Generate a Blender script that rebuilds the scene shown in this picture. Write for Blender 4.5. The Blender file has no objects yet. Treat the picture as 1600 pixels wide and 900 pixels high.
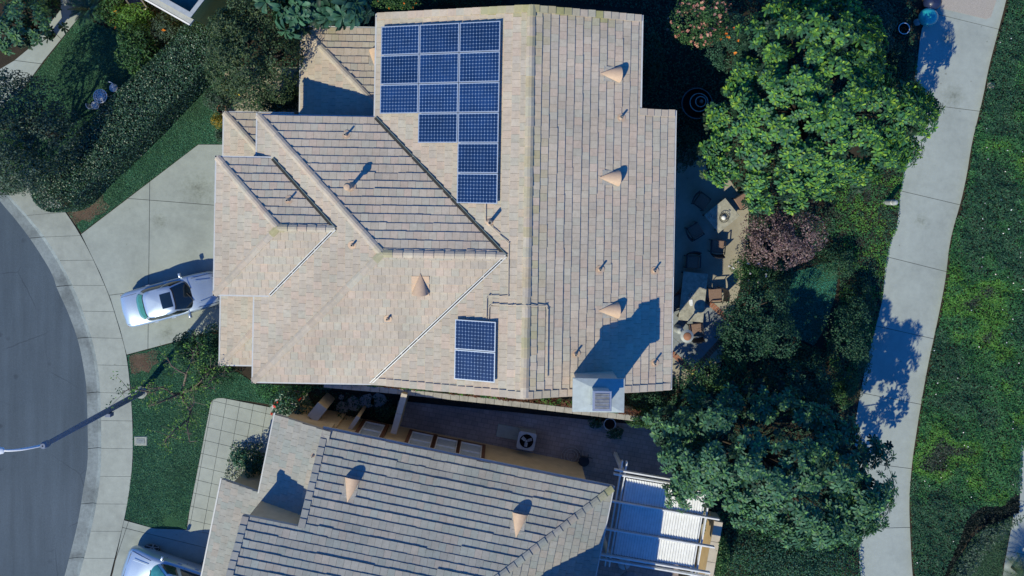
import bpy, bmesh, math, random
import numpy as np
from mathutils import Vector, Matrix
from mathutils.geometry import tessellate_polygon

R = math.radians
rng = np.random.default_rng(7)
random.seed(7)
S = bpy.context.scene
COL = S.collection

# ------------------------------------------------------------------ camera
# a drone hovering 38.5 m above the lots and looking straight down; the frame is a
# crop of its picture, hence the lens shift
H_CAM, FPX, CX, CY = 38.5, 1232.0, 792.0, 302.0
cam = bpy.data.cameras.new('camera')
cam.sensor_width = 36.0
cam.lens = 36.0 * FPX / 1600.0
cam.shift_x = (800.0 - CX) / 1600.0
cam.shift_y = -(450.0 - CY) / 1600.0
cam.clip_start = 0.5
cam.clip_end = 6000.0
camo = bpy.data.objects.new('camera', cam)
COL.objects.link(camo)
camo.location = (0, 0, H_CAM)
S.camera = camo

# ------------------------------------------------------------------ sky and sun
SUN_EL, SUN_AZ = 42.0, 51.0          # light travels towards +x +y
w = bpy.data.worlds.new('World'); S.world = w; w.use_nodes = True
nt = w.node_tree
bg = nt.nodes['Background']
sky = nt.nodes.new('ShaderNodeTexSky'); sky.sky_type = 'NISHITA'
sky.sun_disc = False
sky.sun_elevation = R(SUN_EL)
sky.sun_rotation = R(270.0 - SUN_AZ)
sky.air_density = 1.2; sky.dust_density = 0.3; sky.ozone_density = 3.0
tintn = nt.nodes.new('ShaderNodeMix'); tintn.data_type = 'RGBA'; tintn.blend_type = 'MULTIPLY'
tintn.inputs[0].default_value = 1.0
tintn.inputs[7].default_value = (0.16, 0.86, 1.95, 1)
nt.links.new(sky.outputs[0], tintn.inputs[6])
nt.links.new(tintn.outputs[2], bg.inputs[0])
bg.inputs[1].default_value = 0.08
sl = bpy.data.lights.new('sun', 'SUN')
sl.energy = 4.6; sl.angle = R(0.5); sl.color = (1.0, 0.935, 0.70)
so = bpy.data.objects.new('sun', sl); COL.objects.link(so)
_d = Vector((math.cos(R(SUN_AZ)) * math.cos(R(SUN_EL)), math.sin(R(SUN_AZ)) * math.cos(R(SUN_EL)), -math.sin(R(SUN_EL))))
so.rotation_euler = _d.to_track_quat('-Z', 'Y').to_euler()
so.location = (-20, -25, 40)
S.view_settings.view_transform = 'Standard'
S.view_settings.look = 'None'
S.view_settings.exposure = 0.0
S.view_settings.gamma = 1.0
S.render.engine = 'CYCLES'
S.cycles.max_bounces = 6

# ------------------------------------------------------------------ helpers
def P(px, py, h=0.0):
    k = (H_CAM - h) / FPX
    return Vector(((px - CX) * k, (CY - py) * k, h))
def P2(px, py, h=0.0):
    k = (H_CAM - h) / FPX
    return ((px - CX) * k, (CY - py) * k)
def PX(pts, h=0.0):
    return [P2(a, b, h) for a, b in pts]

def link(o, parent=None):
    COL.objects.link(o)
    if parent is not None:
        o.parent = parent
    return o
def tag(o, label=None, cat=None, group=None, kind=None):
    if label: o['label'] = label
    if cat: o['category'] = cat
    if group: o['group'] = group
    if kind: o['kind'] = kind
    return o
def thing(name, label, cat, loc=(0, 0, 0), rz=0.0, group=None):
    o = bpy.data.objects.new(name, None)
    o.empty_display_size = 0.2
    link(o)
    o.location = loc; o.rotation_euler = (0, 0, rz)
    return tag(o, label, cat, group)
def children(o):
    return [c for c in COL.objects if c.parent == o]

def mesh_np(name, V, F, mat=None, col=None, smooth=False):
    """V (n,3), F (m,k) one face size; col (n,3) goes to the point attribute 'tint'"""
    V = np.ascontiguousarray(V, dtype=np.float32); F = np.ascontiguousarray(F, dtype=np.int32)
    me = bpy.data.meshes.new(name)
    n, (m, k) = len(V), F.shape
    me.vertices.add(n); me.vertices.foreach_set('co', V.ravel())
    me.loops.add(m * k); me.loops.foreach_set('vertex_index', F.ravel())
    me.polygons.add(m)
    me.polygons.foreach_set('loop_start', np.arange(0, m * k, k, dtype=np.int32))
    me.update(calc_edges=True)
    if smooth:
        me.polygons.foreach_set('use_smooth', np.ones(m, dtype=bool))
    if col is not None:
        a = me.attributes.new('tint', 'FLOAT_COLOR', 'POINT')
        c4 = np.ones((n, 4), dtype=np.float32); c4[:, :3] = col
        a.data.foreach_set('color', c4.ravel())
    if mat is not None: me.materials.append(mat)
    return me
def obj_np(name, V, F, mat, parent=None, col=None, smooth=False):
    return link(bpy.data.objects.new(name, mesh_np(name, V, F, mat, col, smooth)), parent)

class MB:
    """collects shapes, then links them as one mesh object"""
    def __init__(s): s.v = []; s.f = []; s.mi = []; s.t = []
    def add(s, V, F, mi=0, tint=None):
        b = len(s.v); s.v += [tuple(p) for p in V]
        s.f += [tuple(i + b for i in f) for f in F]; s.mi += [mi] * len(F)
        s.t += [tint or (1, 1, 1)] * len(V)
        return s
    def box(s, c, d, rz=0.0, mi=0, tilt=None, bev=0.0):
        hx, hy, hz = d[0] / 2, d[1] / 2, d[2] / 2
        M = Matrix.Translation(Vector(c)) @ Matrix.Rotation(rz, 4, 'Z')
        if tilt: M = M @ tilt
        if bev > 0:
            b = bev
            V = []
            for z, e in ((-hz, b), (-hz + b, 0), (hz - b, 0), (hz, b)):
                x, y = hx - e, hy - e
                V += [(-x, -y, z), (x, -y, z), (x, y, z), (-x, y, z)]
            F = [(3, 2, 1, 0), (12, 13, 14, 15)]
            for r in range(3):
                for i in range(4):
                    j = (i + 1) % 4
                    F.append((r * 4 + i, r * 4 + j, r * 4 + 4 + j, r * 4 + 4 + i))
        else:
            V = [(-hx, -hy, -hz), (hx, -hy, -hz), (hx, hy, -hz), (-hx, hy, -hz), (-hx, -hy, hz), (hx, -hy, hz), (hx, hy, hz), (-hx, hy, hz)]
            F = [(3, 2, 1, 0), (4, 5, 6, 7), (0, 1, 5, 4), (1, 2, 6, 5), (2, 3, 7, 6), (3, 0, 4, 7)]
        return s.add([M @ Vector(p) for p in V], F, mi)
    def bar(s, a, b, wd, ht, mi=0, up=(0, 0, 1)):
        a, b = Vector(a), Vector(b); d = (b - a).normalized()
        u = Vector(up)
        side = d.cross(u)
        if side.length < 1e-4: side = d.cross(Vector((1, 0, 0)))
        side.normalize(); u = side.cross(d).normalized()
        V = []
        for p in (a, b):
            for sx, sz in ((-1, -1), (1, -1), (1, 1), (-1, 1)):
                V.append(p + side * (sx * wd / 2) + u * (sz * ht / 2))
        return s.add(V, [(0, 1, 2, 3), (7, 6, 5, 4), (0, 4, 5, 1), (1, 5, 6, 2), (2, 6, 7, 3), (3, 7, 4, 0)], mi)
    def tube(s, pts, rad, seg=8, mi=0, cap=True):
        pts = [Vector(p) for p in pts]
        if not isinstance(rad, (list, tuple)): rad = [rad] * len(pts)
        V = []; F = []
        prev = None
        for i, p in enumerate(pts):
            d = (pts[min(i + 1, len(pts) - 1)] - pts[max(i - 1, 0)]).normalized()
            if prev is None:
                a = d.orthogonal().normalized()
            else:
                a = (prev - d * prev.dot(d))
                a = a.normalized() if a.length > 1e-5 else d.orthogonal().normalized()
            prev = a; b = d.cross(a)
            for k in range(seg):
                t = 2 * math.pi * k / seg
                V.append(p + (a * math.cos(t) + b * math.sin(t)) * rad[i])
        for i in range(len(pts) - 1):
            for k in range(seg):
                k2 = (k + 1) % seg
                F.append((i * seg + k, i * seg + k2, (i + 1) * seg + k2, (i + 1) * seg + k))
        if cap:
            F.append(tuple(range(seg - 1, -1, -1)))
            F.append(tuple((len(pts) - 1) * seg + k for k in range(seg)))
        return s.add(V, F, mi)
    def lathe(s, prof, c=(0, 0, 0), seg=24, mi=0, M=None, rib=0.0, nrib=0, ring=False):
        """prof: list of (r,z) bottom to top, outline turned about z"""
        V = []; F = []
        for r, z in prof:
            for k in range(seg):
                t = 2 * math.pi * k / seg
                rr = r * (1 + rib * math.cos(nrib * t)) if rib else r
                p = Vector((rr * math.cos(t), rr * math.sin(t), z))
                if M: p = M @ p
                V.append(p + Vector(c))
        for i in range(len(prof) - 1):
            for k in range(seg):
                k2 = (k + 1) % seg
                F.append((i * seg + k, i * seg + k2, (i + 1) * seg + k2, (i + 1) * seg + k))
        if ring:                                   # a closed hoop, no end discs
            b = (len(prof) - 1) * seg
            for k in range(seg): F.append((b + k, b + (k + 1) % seg, (k + 1) % seg, k))
        else:
            if prof[0][0] > 1e-6: F.append(tuple(range(seg - 1, -1, -1)))
            if prof[-1][0] > 1e-6: F.append(tuple((len(prof) - 1) * seg + k for k in range(seg)))
        return s.add(V, F, mi)
    def prism(s, poly, z0, z1, mi=0, side_mi=None, bev=0.0):
        """poly: xy outline, any simple polygon. z0,z1 numbers or functions of (x,y)"""
        poly = [tuple(p) for p in poly]
        ar = sum(poly[i][0] * poly[(i + 1) % len(poly)][1] - poly[(i + 1) % len(poly)][0] * poly[i][1] for i in range(len(poly)))
        if ar < 0: poly = poly[::-1]
        n = len(poly)
        f0 = z0 if callable(z0) else (lambda x, y: z0)
        f1 = z1 if callable(z1) else (lambda x, y: z1)
        V = [(x, y, f0(x, y)) for x, y in poly] + [(x, y, f1(x, y)) for x, y in poly]
        tri = tessellate_polygon([[Vector((x, y, 0)) for x, y in poly]])
        F = []
        for t in tri:
            a, b, c = t
            o = (poly[b][0] - poly[a][0]) * (poly[c][1] - poly[a][1]) - (poly[b][1] - poly[a][1]) * (poly[c][0] - poly[a][0])
            if abs(o) < 1e-9: continue
            if o < 0: a, b, c = a, c, b
            F.append((a + n, b + n, c + n)); F.append((c, b, a))
        s.add(V, F, mi)
        Fs = [(i, (i + 1) % n, n + (i + 1) % n, n + i) for i in range(n)]
        b = len(s.v) - 2 * n
        s.f += [tuple(i + b for i in f) for f in Fs]; s.mi += [mi if side_mi is None else side_mi] * n
        return s
    def build(s, name, mats, parent=None, smooth=False, tint=False, auto=None):
        me = bpy.data.meshes.new(name)
        me.from_pydata(s.v, [], s.f)
        if not isinstance(mats, (list, tuple)): mats = [mats]
        for m in mats: me.materials.append(m)
        if max(s.mi, default=0) > 0:
            me.polygons.foreach_set('material_index', s.mi)
        if smooth:
            me.polygons.foreach_set('use_smooth', [True] * len(me.polygons))
            if auto:
                me.set_sharp_from_angle(angle=R(auto))
        if tint:
            a = me.attributes.new('tint', 'FLOAT_COLOR', 'POINT')
            c = np.ones((len(s.v), 4), dtype=np.float32); c[:, :3] = s.t
            a.data.foreach_set('color', c.ravel())
        me.update()
        return link(bpy.data.objects.new(name, me), parent)

def clip_half(poly, nx, ny, d):
    """keep the part of poly with nx*x+ny*y <= d"""
    out = []
    n = len(poly)
    for i in range(n):
        a, b = poly[i], poly[(i + 1) % n]
        da, db = nx * a[0] + ny * a[1] - d, nx * b[0] + ny * b[1] - d
        if da <= 0: out.append(a)
        if (da < 0 < db) or (db < 0 < da):
            t = da / (da - db)
            out.append((a[0] + (b[0] - a[0]) * t, a[1] + (b[1] - a[1]) * t))
    return out
def area(poly):
    return 0.5 * sum(poly[i][0] * poly[(i + 1) % len(poly)][1] - poly[(i + 1) % len(poly)][0] * poly[i][1] for i in range(len(poly))) if len(poly) > 2 else 0.0
def dedupe(poly, eps=1e-4):
    out = []
    for p in poly:
        if not out or abs(p[0] - out[-1][0]) + abs(p[1] - out[-1][1]) > eps: out.append(p)
    while len(out) > 1 and abs(out[0][0] - out[-1][0]) + abs(out[0][1] - out[-1][1]) < eps: out.pop()
    return out
def split(polys, a, b, gap=0.012):
    """cut polygons along the line through a and b, leaving a joint"""
    dx, dy = b[0] - a[0], b[1] - a[1]; l = math.hypot(dx, dy)
    nx, ny = -dy / l, dx / l; d = nx * a[0] + ny * a[1]
    out = []
    for p in polys:
        for q in (clip_half(p, nx, ny, d - gap), clip_half(p, -nx, -ny, -d - gap)):
            q = dedupe(q)
            if len(q) > 2 and abs(area(q)) > 0.02: out.append(q)
    return out
def inside(poly, x, y):
    """vectorised point in polygon"""
    x = np.asarray(x); y = np.asarray(y)
    r = np.zeros(x.shape, dtype=bool)
    n = len(poly); j = n - 1
    for i in range(n):
        xi, yi = poly[i]; xj, yj = poly[j]
        if yi != yj:
            c = ((yi > y) != (yj > y)) & (x < (xj - xi) * (y - yi) / (yj - yi) + xi)
            r ^= c
        j = i
    return r
def rand_in(poly, n):
    xs = [p[0] for p in poly]; ys = [p[1] for p in poly]
    bb = (max(xs) - min(xs)) * (max(ys) - min(ys)); a = abs(area(poly))
    m = int(n * bb / max(a, 1e-6) * 1.05) + 8
    x = rng.uniform(min(xs), max(xs), m); y = rng.uniform(min(ys), max(ys), m)
    k = inside(poly, x, y)
    return x[k], y[k]

def vnoise(x, y, sc, seed=0):
    """smooth value noise 0..1"""
    r2 = np.random.default_rng(seed + 100)
    T = r2.random((64, 64))
    u = np.asarray(x) / sc; v = np.asarray(y) / sc
    i = np.floor(u).astype(int); j = np.floor(v).astype(int)
    a = u - i; b = v - j
    a = a * a * (3 - 2 * a); b = b * b * (3 - 2 * b)
    g = lambda p, q: T[p % 64, q % 64]
    return (g(i, j) * (1 - a) + g(i + 1, j) * a) * (1 - b) + (g(i, j + 1) * (1 - a) + g(i + 1, j + 1) * a) * b

# ------------------------------------------------------------------ materials
def newmat(name):
    m = bpy.data.materials.new(name); m.use_nodes = True
    n = m.node_tree.nodes; l = m.node_tree.links
    return m, n, l, n['Principled BSDF']
def ramp(n, l, src, stops):
    r = n.new('ShaderNodeValToRGB')
    e = r.color_ramp.elements
    while len(e) < len(stops): e.new(0.5)
    for q, (p, c) in zip(e, stops):
        q.position = p; q.color = (*c, 1)
    l.new(src, r.inputs[0])
    return r
def noise(n, l, scale, detail=4, rough=0.55, co=None, dist=0.0):
    t = n.new('ShaderNodeTexNoise')
    t.inputs['Scale'].default_value = scale; t.inputs['Detail'].default_value = detail
    t.inputs['Roughness'].default_value = rough; t.inputs['Distortion'].default_value = dist
    if co is not None: l.new(co, t.inputs['Vector'])
    return t
def pos(n):
    return n.new('ShaderNodeNewGeometry').outputs['Position']
def mixc(n, l, a, b, fac, mode='MIX'):
    m = n.new('ShaderNodeMix'); m.data_type = 'RGBA'; m.blend_type = mode
    for s, v in ((m.inputs[6], a), (m.inputs[7], b), (m.inputs[0], fac)):
        if isinstance(v, (tuple, list)): s.default_value = (*v, 1)
        elif isinstance(v, (int, float)): s.default_value = v
        else: l.new(v, s)
    return m.outputs[2]
def bump(n, l, b, h, strength=0.3, dist=0.01):
    k = n.new('ShaderNodeBump'); k.inputs['Strength'].default_value = strength; k.inputs['Distance'].default_value = dist
    l.new(h, k.inputs['Height']); l.new(k.outputs[0], b.inputs['Normal'])
def plain(name, c, rough=0.6, metal=0.0, var=0.12, scale=6.0, spec=0.4, bumps=0.0, coat=0.0):
    m, n, l, b = newmat(name)
    nz = noise(n, l, scale, 5, 0.6, pos(n))
    r = ramp(n, l, nz.outputs[0], [(0.3, tuple(x * (1 - var) for x in c)), (0.7, tuple(min(1, x * (1 + var)) for x in c))])
    l.new(r.outputs[0], b.inputs['Base Color'])
    b.inputs['Roughness'].default_value = rough; b.inputs['Metallic'].default_value = metal
    b.inputs['Specular IOR Level'].default_value = spec
    b.inputs['Coat Weight'].default_value = coat; b.inputs['Coat Roughness'].default_value = 0.08
    if bumps:
        n2 = noise(n, l, scale * 12, 3, 0.6, pos(n)); bump(n, l, b, n2.outputs[0], bumps, 0.005)
    return m
def concrete(name, c, stain=0.25, speck=0.3, sc=1.0, spots=()):
    m, n, l, b = newmat(name)
    p = pos(n)
    big = noise(n, l, 0.35 * sc, 6, 0.62, p, 0.3)
    r = ramp(n, l, big.outputs[0], [(0.32, tuple(x * (1 - stain) for x in c)), (0.52, c), (0.72, tuple(min(1, x * (1 + stain * 0.35)) for x in c))])
    mid = noise(n, l, 3.0 * sc, 5, 0.7, p)
    r2 = ramp(n, l, mid.outputs[0], [(0.3, (1 - speck * .5,) * 3), (0.65, (1.04, 1.04, 1.03))])
    cc = mixc(n, l, r.outputs[0], r2.outputs[0], 1.0, 'MULTIPLY')
    fine = noise(n, l, 55.0, 3, 0.7, p)
    r3 = ramp(n, l, fine.outputs[0], [(0.3, (1 - speck * .45,) * 3), (0.6, (1.03, 1.03, 1.03))])
    cc = mixc(n, l, cc, r3.outputs[0], 1.0, 'MULTIPLY')
    # small dark drips and leaf stains
    vo = n.new('ShaderNodeTexVoronoi'); vo.inputs['Scale'].default_value = 1.3; l.new(p, vo.inputs['Vector'])
    nz = noise(n, l, 9.0, 3, 0.6, p)
    ad = n.new('ShaderNodeMath'); ad.operation = 'MULTIPLY_ADD'; ad.inputs[1].default_value = 0.16; l.new(nz.outputs[0], ad.inputs[0]); l.new(vo.outputs['Distance'], ad.inputs[2])
    r4 = ramp(n, l, ad.outputs[0], [(0.1, (0.62, 0.60, 0.56)), (0.15, (1, 1, 1))])
    cc = mixc(n, l, cc, r4.outputs[0], 0.8, 'MULTIPLY')
    for (sx, sy, sr) in spots:                     # leaf and oil stains where they lie
        vd = n.new('ShaderNodeVectorMath'); vd.operation = 'DISTANCE'; l.new(p, vd.inputs[0]); vd.inputs[1].default_value = (sx, sy, 0)
        nz2 = noise(n, l, 5.5, 6, 0.75, p)
        md = n.new('ShaderNodeMath'); md.operation = 'MULTIPLY_ADD'; md.inputs[1].default_value = 1 / sr; md.inputs[2].default_value = 0.0; l.new(vd.outputs['Value'], md.inputs[0])
        m2 = n.new('ShaderNodeMath'); m2.operation = 'MULTIPLY_ADD'; m2.inputs[1].default_value = 0.55; l.new(md.outputs[0], m2.inputs[0]); l.new(nz2.outputs[0], m2.inputs[2])
        rs = ramp(n, l, m2.outputs[0], [(0.42, (.45, .45, .40)), (0.62, (.82, .82, .78)), (0.85, (1, 1, 1))])
        cc = mixc(n, l, cc, rs.outputs[0], 0.75, 'MULTIPLY')
    l.new(cc, b.inputs['Base Color'])
    b.inputs['Roughness'].default_value = 0.85; b.inputs['Specular IOR Level'].default_value = 0.25
    bump(n, l, b, fine.outputs[0], 0.25, 0.004)
    return m
def tinted(name, rough=0.55, spec=0.35, var=0.25, scale=14.0, bumps=0.3, trans=0.0, fine=60.0, broad=0.0):
    """base colour from the point attribute 'tint' with grain on top"""
    m, n, l, b = newmat(name)
    a = n.new('ShaderNodeAttribute'); a.attribute_name = 'tint'
    p = pos(n)
    nz = noise(n, l, scale, 5, 0.65, p)
    r = ramp(n, l, nz.outputs[0], [(0.28, (1 - var,) * 3), (0.72, (1 + var * .6,) * 3)])
    c = mixc(n, l, a.outputs['Color'], r.outputs[0], 1.0, 'MULTIPLY')
    if broad:
        bn = noise(n, l, 0.45, 6, 0.65, p, .5); r2 = ramp(n, l, bn.outputs[0], [(0.3, (1 - broad,) * 3), (0.6, (1.0,) * 3), (0.75, (1.05, 1.0, .97))])
        c = mixc(n, l, c, r2.outputs[0], 1.0, 'MULTIPLY')
        sp = noise(n, l, 22.0, 3, 0.7, p); r3 = ramp(n, l, sp.outputs[0], [(0.30, (.72, .72, .68)), (0.42, (1, 1, 1))])
        c = mixc(n, l, c, r3.outputs[0], .6, 'MULTIPLY')
    l.new(c, b.inputs['Base Color'])
    b.inputs['Roughness'].default_value = rough; b.inputs['Specular IOR Level'].default_value = spec
    if bumps:
        f = noise(n, l, fine, 3, 0.6, p); bump(n, l, b, f.outputs[0], bumps, 0.004)
    if trans:
        # thin leaves let some light through
        tr = n.new('ShaderNodeBsdfTranslucent'); mx = n.new('ShaderNodeMixShader'); mx.inputs[0].default_value = trans
        l.new(mixc(n, l, c, (1.35, 1.5, .9), 1.0, 'MULTIPLY'), tr.inputs[0])
        out = n['Material Output']
        l.new(b.outputs[0], mx.inputs[1]); l.new(tr.outputs[0], mx.inputs[2]); l.new(mx.outputs[0], out.inputs[0])
    return m

M = {}
M['path'] = concrete('path_concrete', (0.335, 0.375, 0.35), 0.15, 0.2, spots=((*P2(1490, 150), 1.0), (*P2(1480, 60), .8), (*P2(1440, 345), .7)))
M['drive'] = concrete('driveway_concrete', (0.325, 0.36, 0.325), 0.2, 0.22, spots=((*P2(310, 294), 1.5), (*P2(250, 345), .7), (*P2(262, 520), .8)))
M['walk'] = concrete('sidewalk_concrete', (0.345, 0.375, 0.335), 0.2, 0.25)
M['gutter_c'] = concrete('gutter_concrete', (0.245, 0.285, 0.285), 0.4, 0.45, 2.2)
M['paver'] = concrete('paver_concrete', (0.35, 0.38, 0.34), 0.12, 0.2)
M['joint'] = plain('joint_dirt', (0.10, 0.10, 0.09), 0.95, var=0.35, scale=9, spec=0.1)
M['patio'] = concrete('patio_concrete', (0.36, 0.33, 0.26), 0.2, 0.25)
M['flag'] = concrete('flagstone', (0.24, 0.27, 0.29), 0.3, 0.3, 3)
M['brick'] = plain('brick', (0.30, 0.13, 0.085), 0.85, var=0.3, scale=8, spec=0.2, bumps=0.4)
M['aggregate'] = plain('exposed_aggregate', (0.36, 0.33, 0.29), 0.9, var=0.4, scale=60, spec=0.2, bumps=0.8)
M['stucco'] = plain('beige_stucco', (0.68, 0.50, 0.28), 0.9, var=0.1, scale=2.5, spec=0.15, bumps=0.5)
M['stucco_pale'] = plain('pale_stucco', (0.52, 0.46, 0.37), 0.9, var=0.1, scale=2.5, spec=0.15, bumps=0.5)
M['yellow_wall'] = plain('ochre_stucco', (0.60, 0.44, 0.14), 0.9, var=0.12, scale=3, spec=0.15, bumps=0.5)
M['block'] = concrete('wall_block', (0.40, 0.38, 0.33), 0.3, 0.35, 3)
M['white'] = plain('white_paint', (0.78, 0.79, 0.78), 0.45, var=0.06, scale=4, spec=0.4)
M['gutter'] = plain('white_gutter', (0.52, 0.53, 0.52), 0.4, var=0.08, scale=8, spec=0.4)
M['galv'] = plain('galvanised_steel', (0.40, 0.45, 0.44), 0.5, metal=0.15, var=0.12, scale=5)
M['deck'] = plain('roof_underlay', (0.05, 0.048, 0.045), 0.95, var=0.3, scale=9, spec=0.1)
M['fascia'] = plain('fascia_board', (0.50, 0.46, 0.40), 0.7, var=0.08)
M['tile'] = tinted('concrete_roof_tile', 0.85, 0.2, 0.13, 7.0, 0.45, broad=.16)
M['green_metal'] = plain('grey_green_metal', (0.16, 0.22, 0.20), 0.5, metal=0.2, var=0.25, scale=6)  # darker grey green metal for the two north valleys
M['vent'] = plain('peach_painted_metal', (0.56, 0.40, 0.27), 0.6, var=0.08, scale=10, spec=0.3)
M['vent_in'] = plain('dark_vent_screen', (0.015, 0.015, 0.02), 0.9, var=0.3)
M['pipe'] = plain('weathered_pipe', (0.42, 0.40, 0.34), 0.6, var=0.25, scale=12)
M['conduit'] = plain('painted_conduit', (0.50, 0.42, 0.31), 0.5, var=0.15, scale=12)
M['pv_frame'] = plain('anodised_frame', (0.42, 0.48, 0.55), 0.4, metal=0.4, var=0.06)
M['pv_back'] = plain('panel_backsheet', (0.24, 0.35, 0.52), 0.3, var=0.06, coat=0.6)
M['pv_cell'] = plain('silicon_cell', (0.007, 0.026, 0.085), 0.22, var=0.3, scale=1.6, spec=0.6, coat=0.8)
M['glass'] = plain('window_glass', (0.05, 0.075, 0.08), 0.08, var=0.2, spec=0.7)
M['blind'] = plain('pale_blind', (0.58, 0.62, 0.60), 0.5, var=0.12, scale=7)
M['wood_brown'] = plain('brown_wood', (0.16, 0.07, 0.035), 0.6, var=0.25, scale=9)
M['rust'] = plain('brown_cushion', (0.23, 0.155, 0.12), 0.9, var=0.18, scale=14, spec=0.15, bumps=0.4)
M['black_metal'] = plain('black_metal', (0.02, 0.02, 0.022), 0.5, var=0.2)
M['steel'] = plain('brushed_steel', (0.5, 0.52, 0.55), 0.35, metal=0.7, var=0.1)
M['tabletop'] = plain('slate_tabletop', (0.34, 0.33, 0.27), 0.7, var=0.28, scale=6, spec=0.3, bumps=0.3)
M['pole'] = plain('concrete_pole', (0.17, 0.20, 0.26), 0.7, var=0.2, scale=10, spec=0.3)
M['lamp_white'] = plain('pale_lamp_metal', (0.70, 0.72, 0.75), 0.4, var=0.05)
M['bark'] = plain('grey_bark', (0.15, 0.125, 0.10), 0.9, var=0.4, scale=9, spec=0.15, bumps=0.8)
M['bark_dark'] = plain('dark_bark', (0.055, 0.045, 0.035), 0.9, var=0.4, scale=9, spec=0.15, bumps=0.8)
M['leaf'] = tinted('leaf', 0.5, 0.25, 0.22, 9.0, 0.0, .28)
M['leaf_gloss'] = tinted('glossy_leaf', 0.36, 0.5, 0.2, 9.0, 0.0, .18)
M['blade'] = tinted('grass_blade', 0.7, 0.2, 0.25, 3.0, 0.0)
M['petal'] = tinted('petal', 0.7, 0.2, 0.1, 9.0, 0.0)
M['stone'] = concrete('stepping_stone', (0.34, 0.33, 0.30), 0.2, 0.3, 4)
M['glaze'] = plain('teal_glaze', (0.03, 0.42, 0.42), 0.2, var=0.15, scale=5, spec=0.6, coat=0.5)
M['glaze_dark'] = plain('navy_glaze', (0.015, 0.025, 0.07), 0.35, var=0.2, scale=5, spec=0.3, coat=0.1)
M['terracotta'] = plain('terracotta', (0.32, 0.15, 0.09), 0.8, var=0.2, scale=6)
M['tyre'] = plain('tyre_rubber', (0.016, 0.016, 0.017), 0.8, var=0.2)
M['plastic_black'] = plain('black_plastic', (0.02, 0.02, 0.022), 0.5, var=0.2)
M['red_lens'] = plain('red_lens', (0.28, 0.012, 0.01), 0.15, var=0.1, spec=0.6)
M['clear_lens'] = plain('clear_lens', (0.6, 0.62, 0.64), 0.1, var=0.05, spec=0.7)
M['car_glass'] = plain('tinted_car_glass', (0.012, 0.022, 0.03), 0.05, var=0.1, spec=0.8, coat=0.4)
M['car_glass_teal'] = plain('green_tinted_car_glass', (0.05, 0.23, 0.21), 0.08, var=0.2, spec=0.7, coat=0.4)
M['near_black'] = plain('dark_interior', (0.01, 0.01, 0.012), 0.95, var=0.2, spec=0.05)  # near-black colour stands in for shade inside mouths, wells and bowls
M['dark_stone'] = plain('dark_wet_stone', (0.17, 0.18, 0.19), 0.7, var=0.3, spec=0.15)
M['slat_white'] = plain('weathered_white_paint', (0.72, 0.73, 0.72), 0.55, var=0.10, scale=5, spec=0.3)
M['ac_grey'] = plain('grey_enamel', (0.36, 0.39, 0.40), 0.5, var=0.1, scale=6)
M['teal_deck'] = plain('green_roof_coating', (0.05, 0.12, 0.11), 0.5, var=0.3, scale=3)
def vary(m, lo, hi):
    n, l = m.node_tree.nodes, m.node_tree.links; b = n['Principled BSDF']
    src = b.inputs['Base Color'].links[0].from_socket
    oi = n.new('ShaderNodeObjectInfo'); r = ramp(n, l, oi.outputs['Random'], [(0, (lo,) * 3), (1, (hi,) * 3)])
    l.new(mixc(n, l, src, r.outputs[0], 1.0, 'MULTIPLY'), b.inputs['Base Color'])
vary(M['pv_cell'], .75, 1.3); vary(M['pv_back'], .85, 1.1)
def paint(name, c):
    m, n, l, b = newmat(name)
    f = noise(n, l, 900, 2, 0.5, pos(n))
    r = ramp(n, l, f.outputs[0], [(0.3, tuple(x * .85 for x in c)), (0.7, tuple(min(1, x * 1.15) for x in c))])
    l.new(r.outputs[0], b.inputs['Base Color'])
    b.inputs['Metallic'].default_value = 0.55; b.inputs['Roughness'].default_value = 0.34
    b.inputs['Coat Weight'].default_value = 0.8; b.inputs['Coat Roughness'].default_value = 0.05
    return m
M['silver'] = paint('silver_blue_paint', (0.47, 0.56, 0.64))

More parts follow.
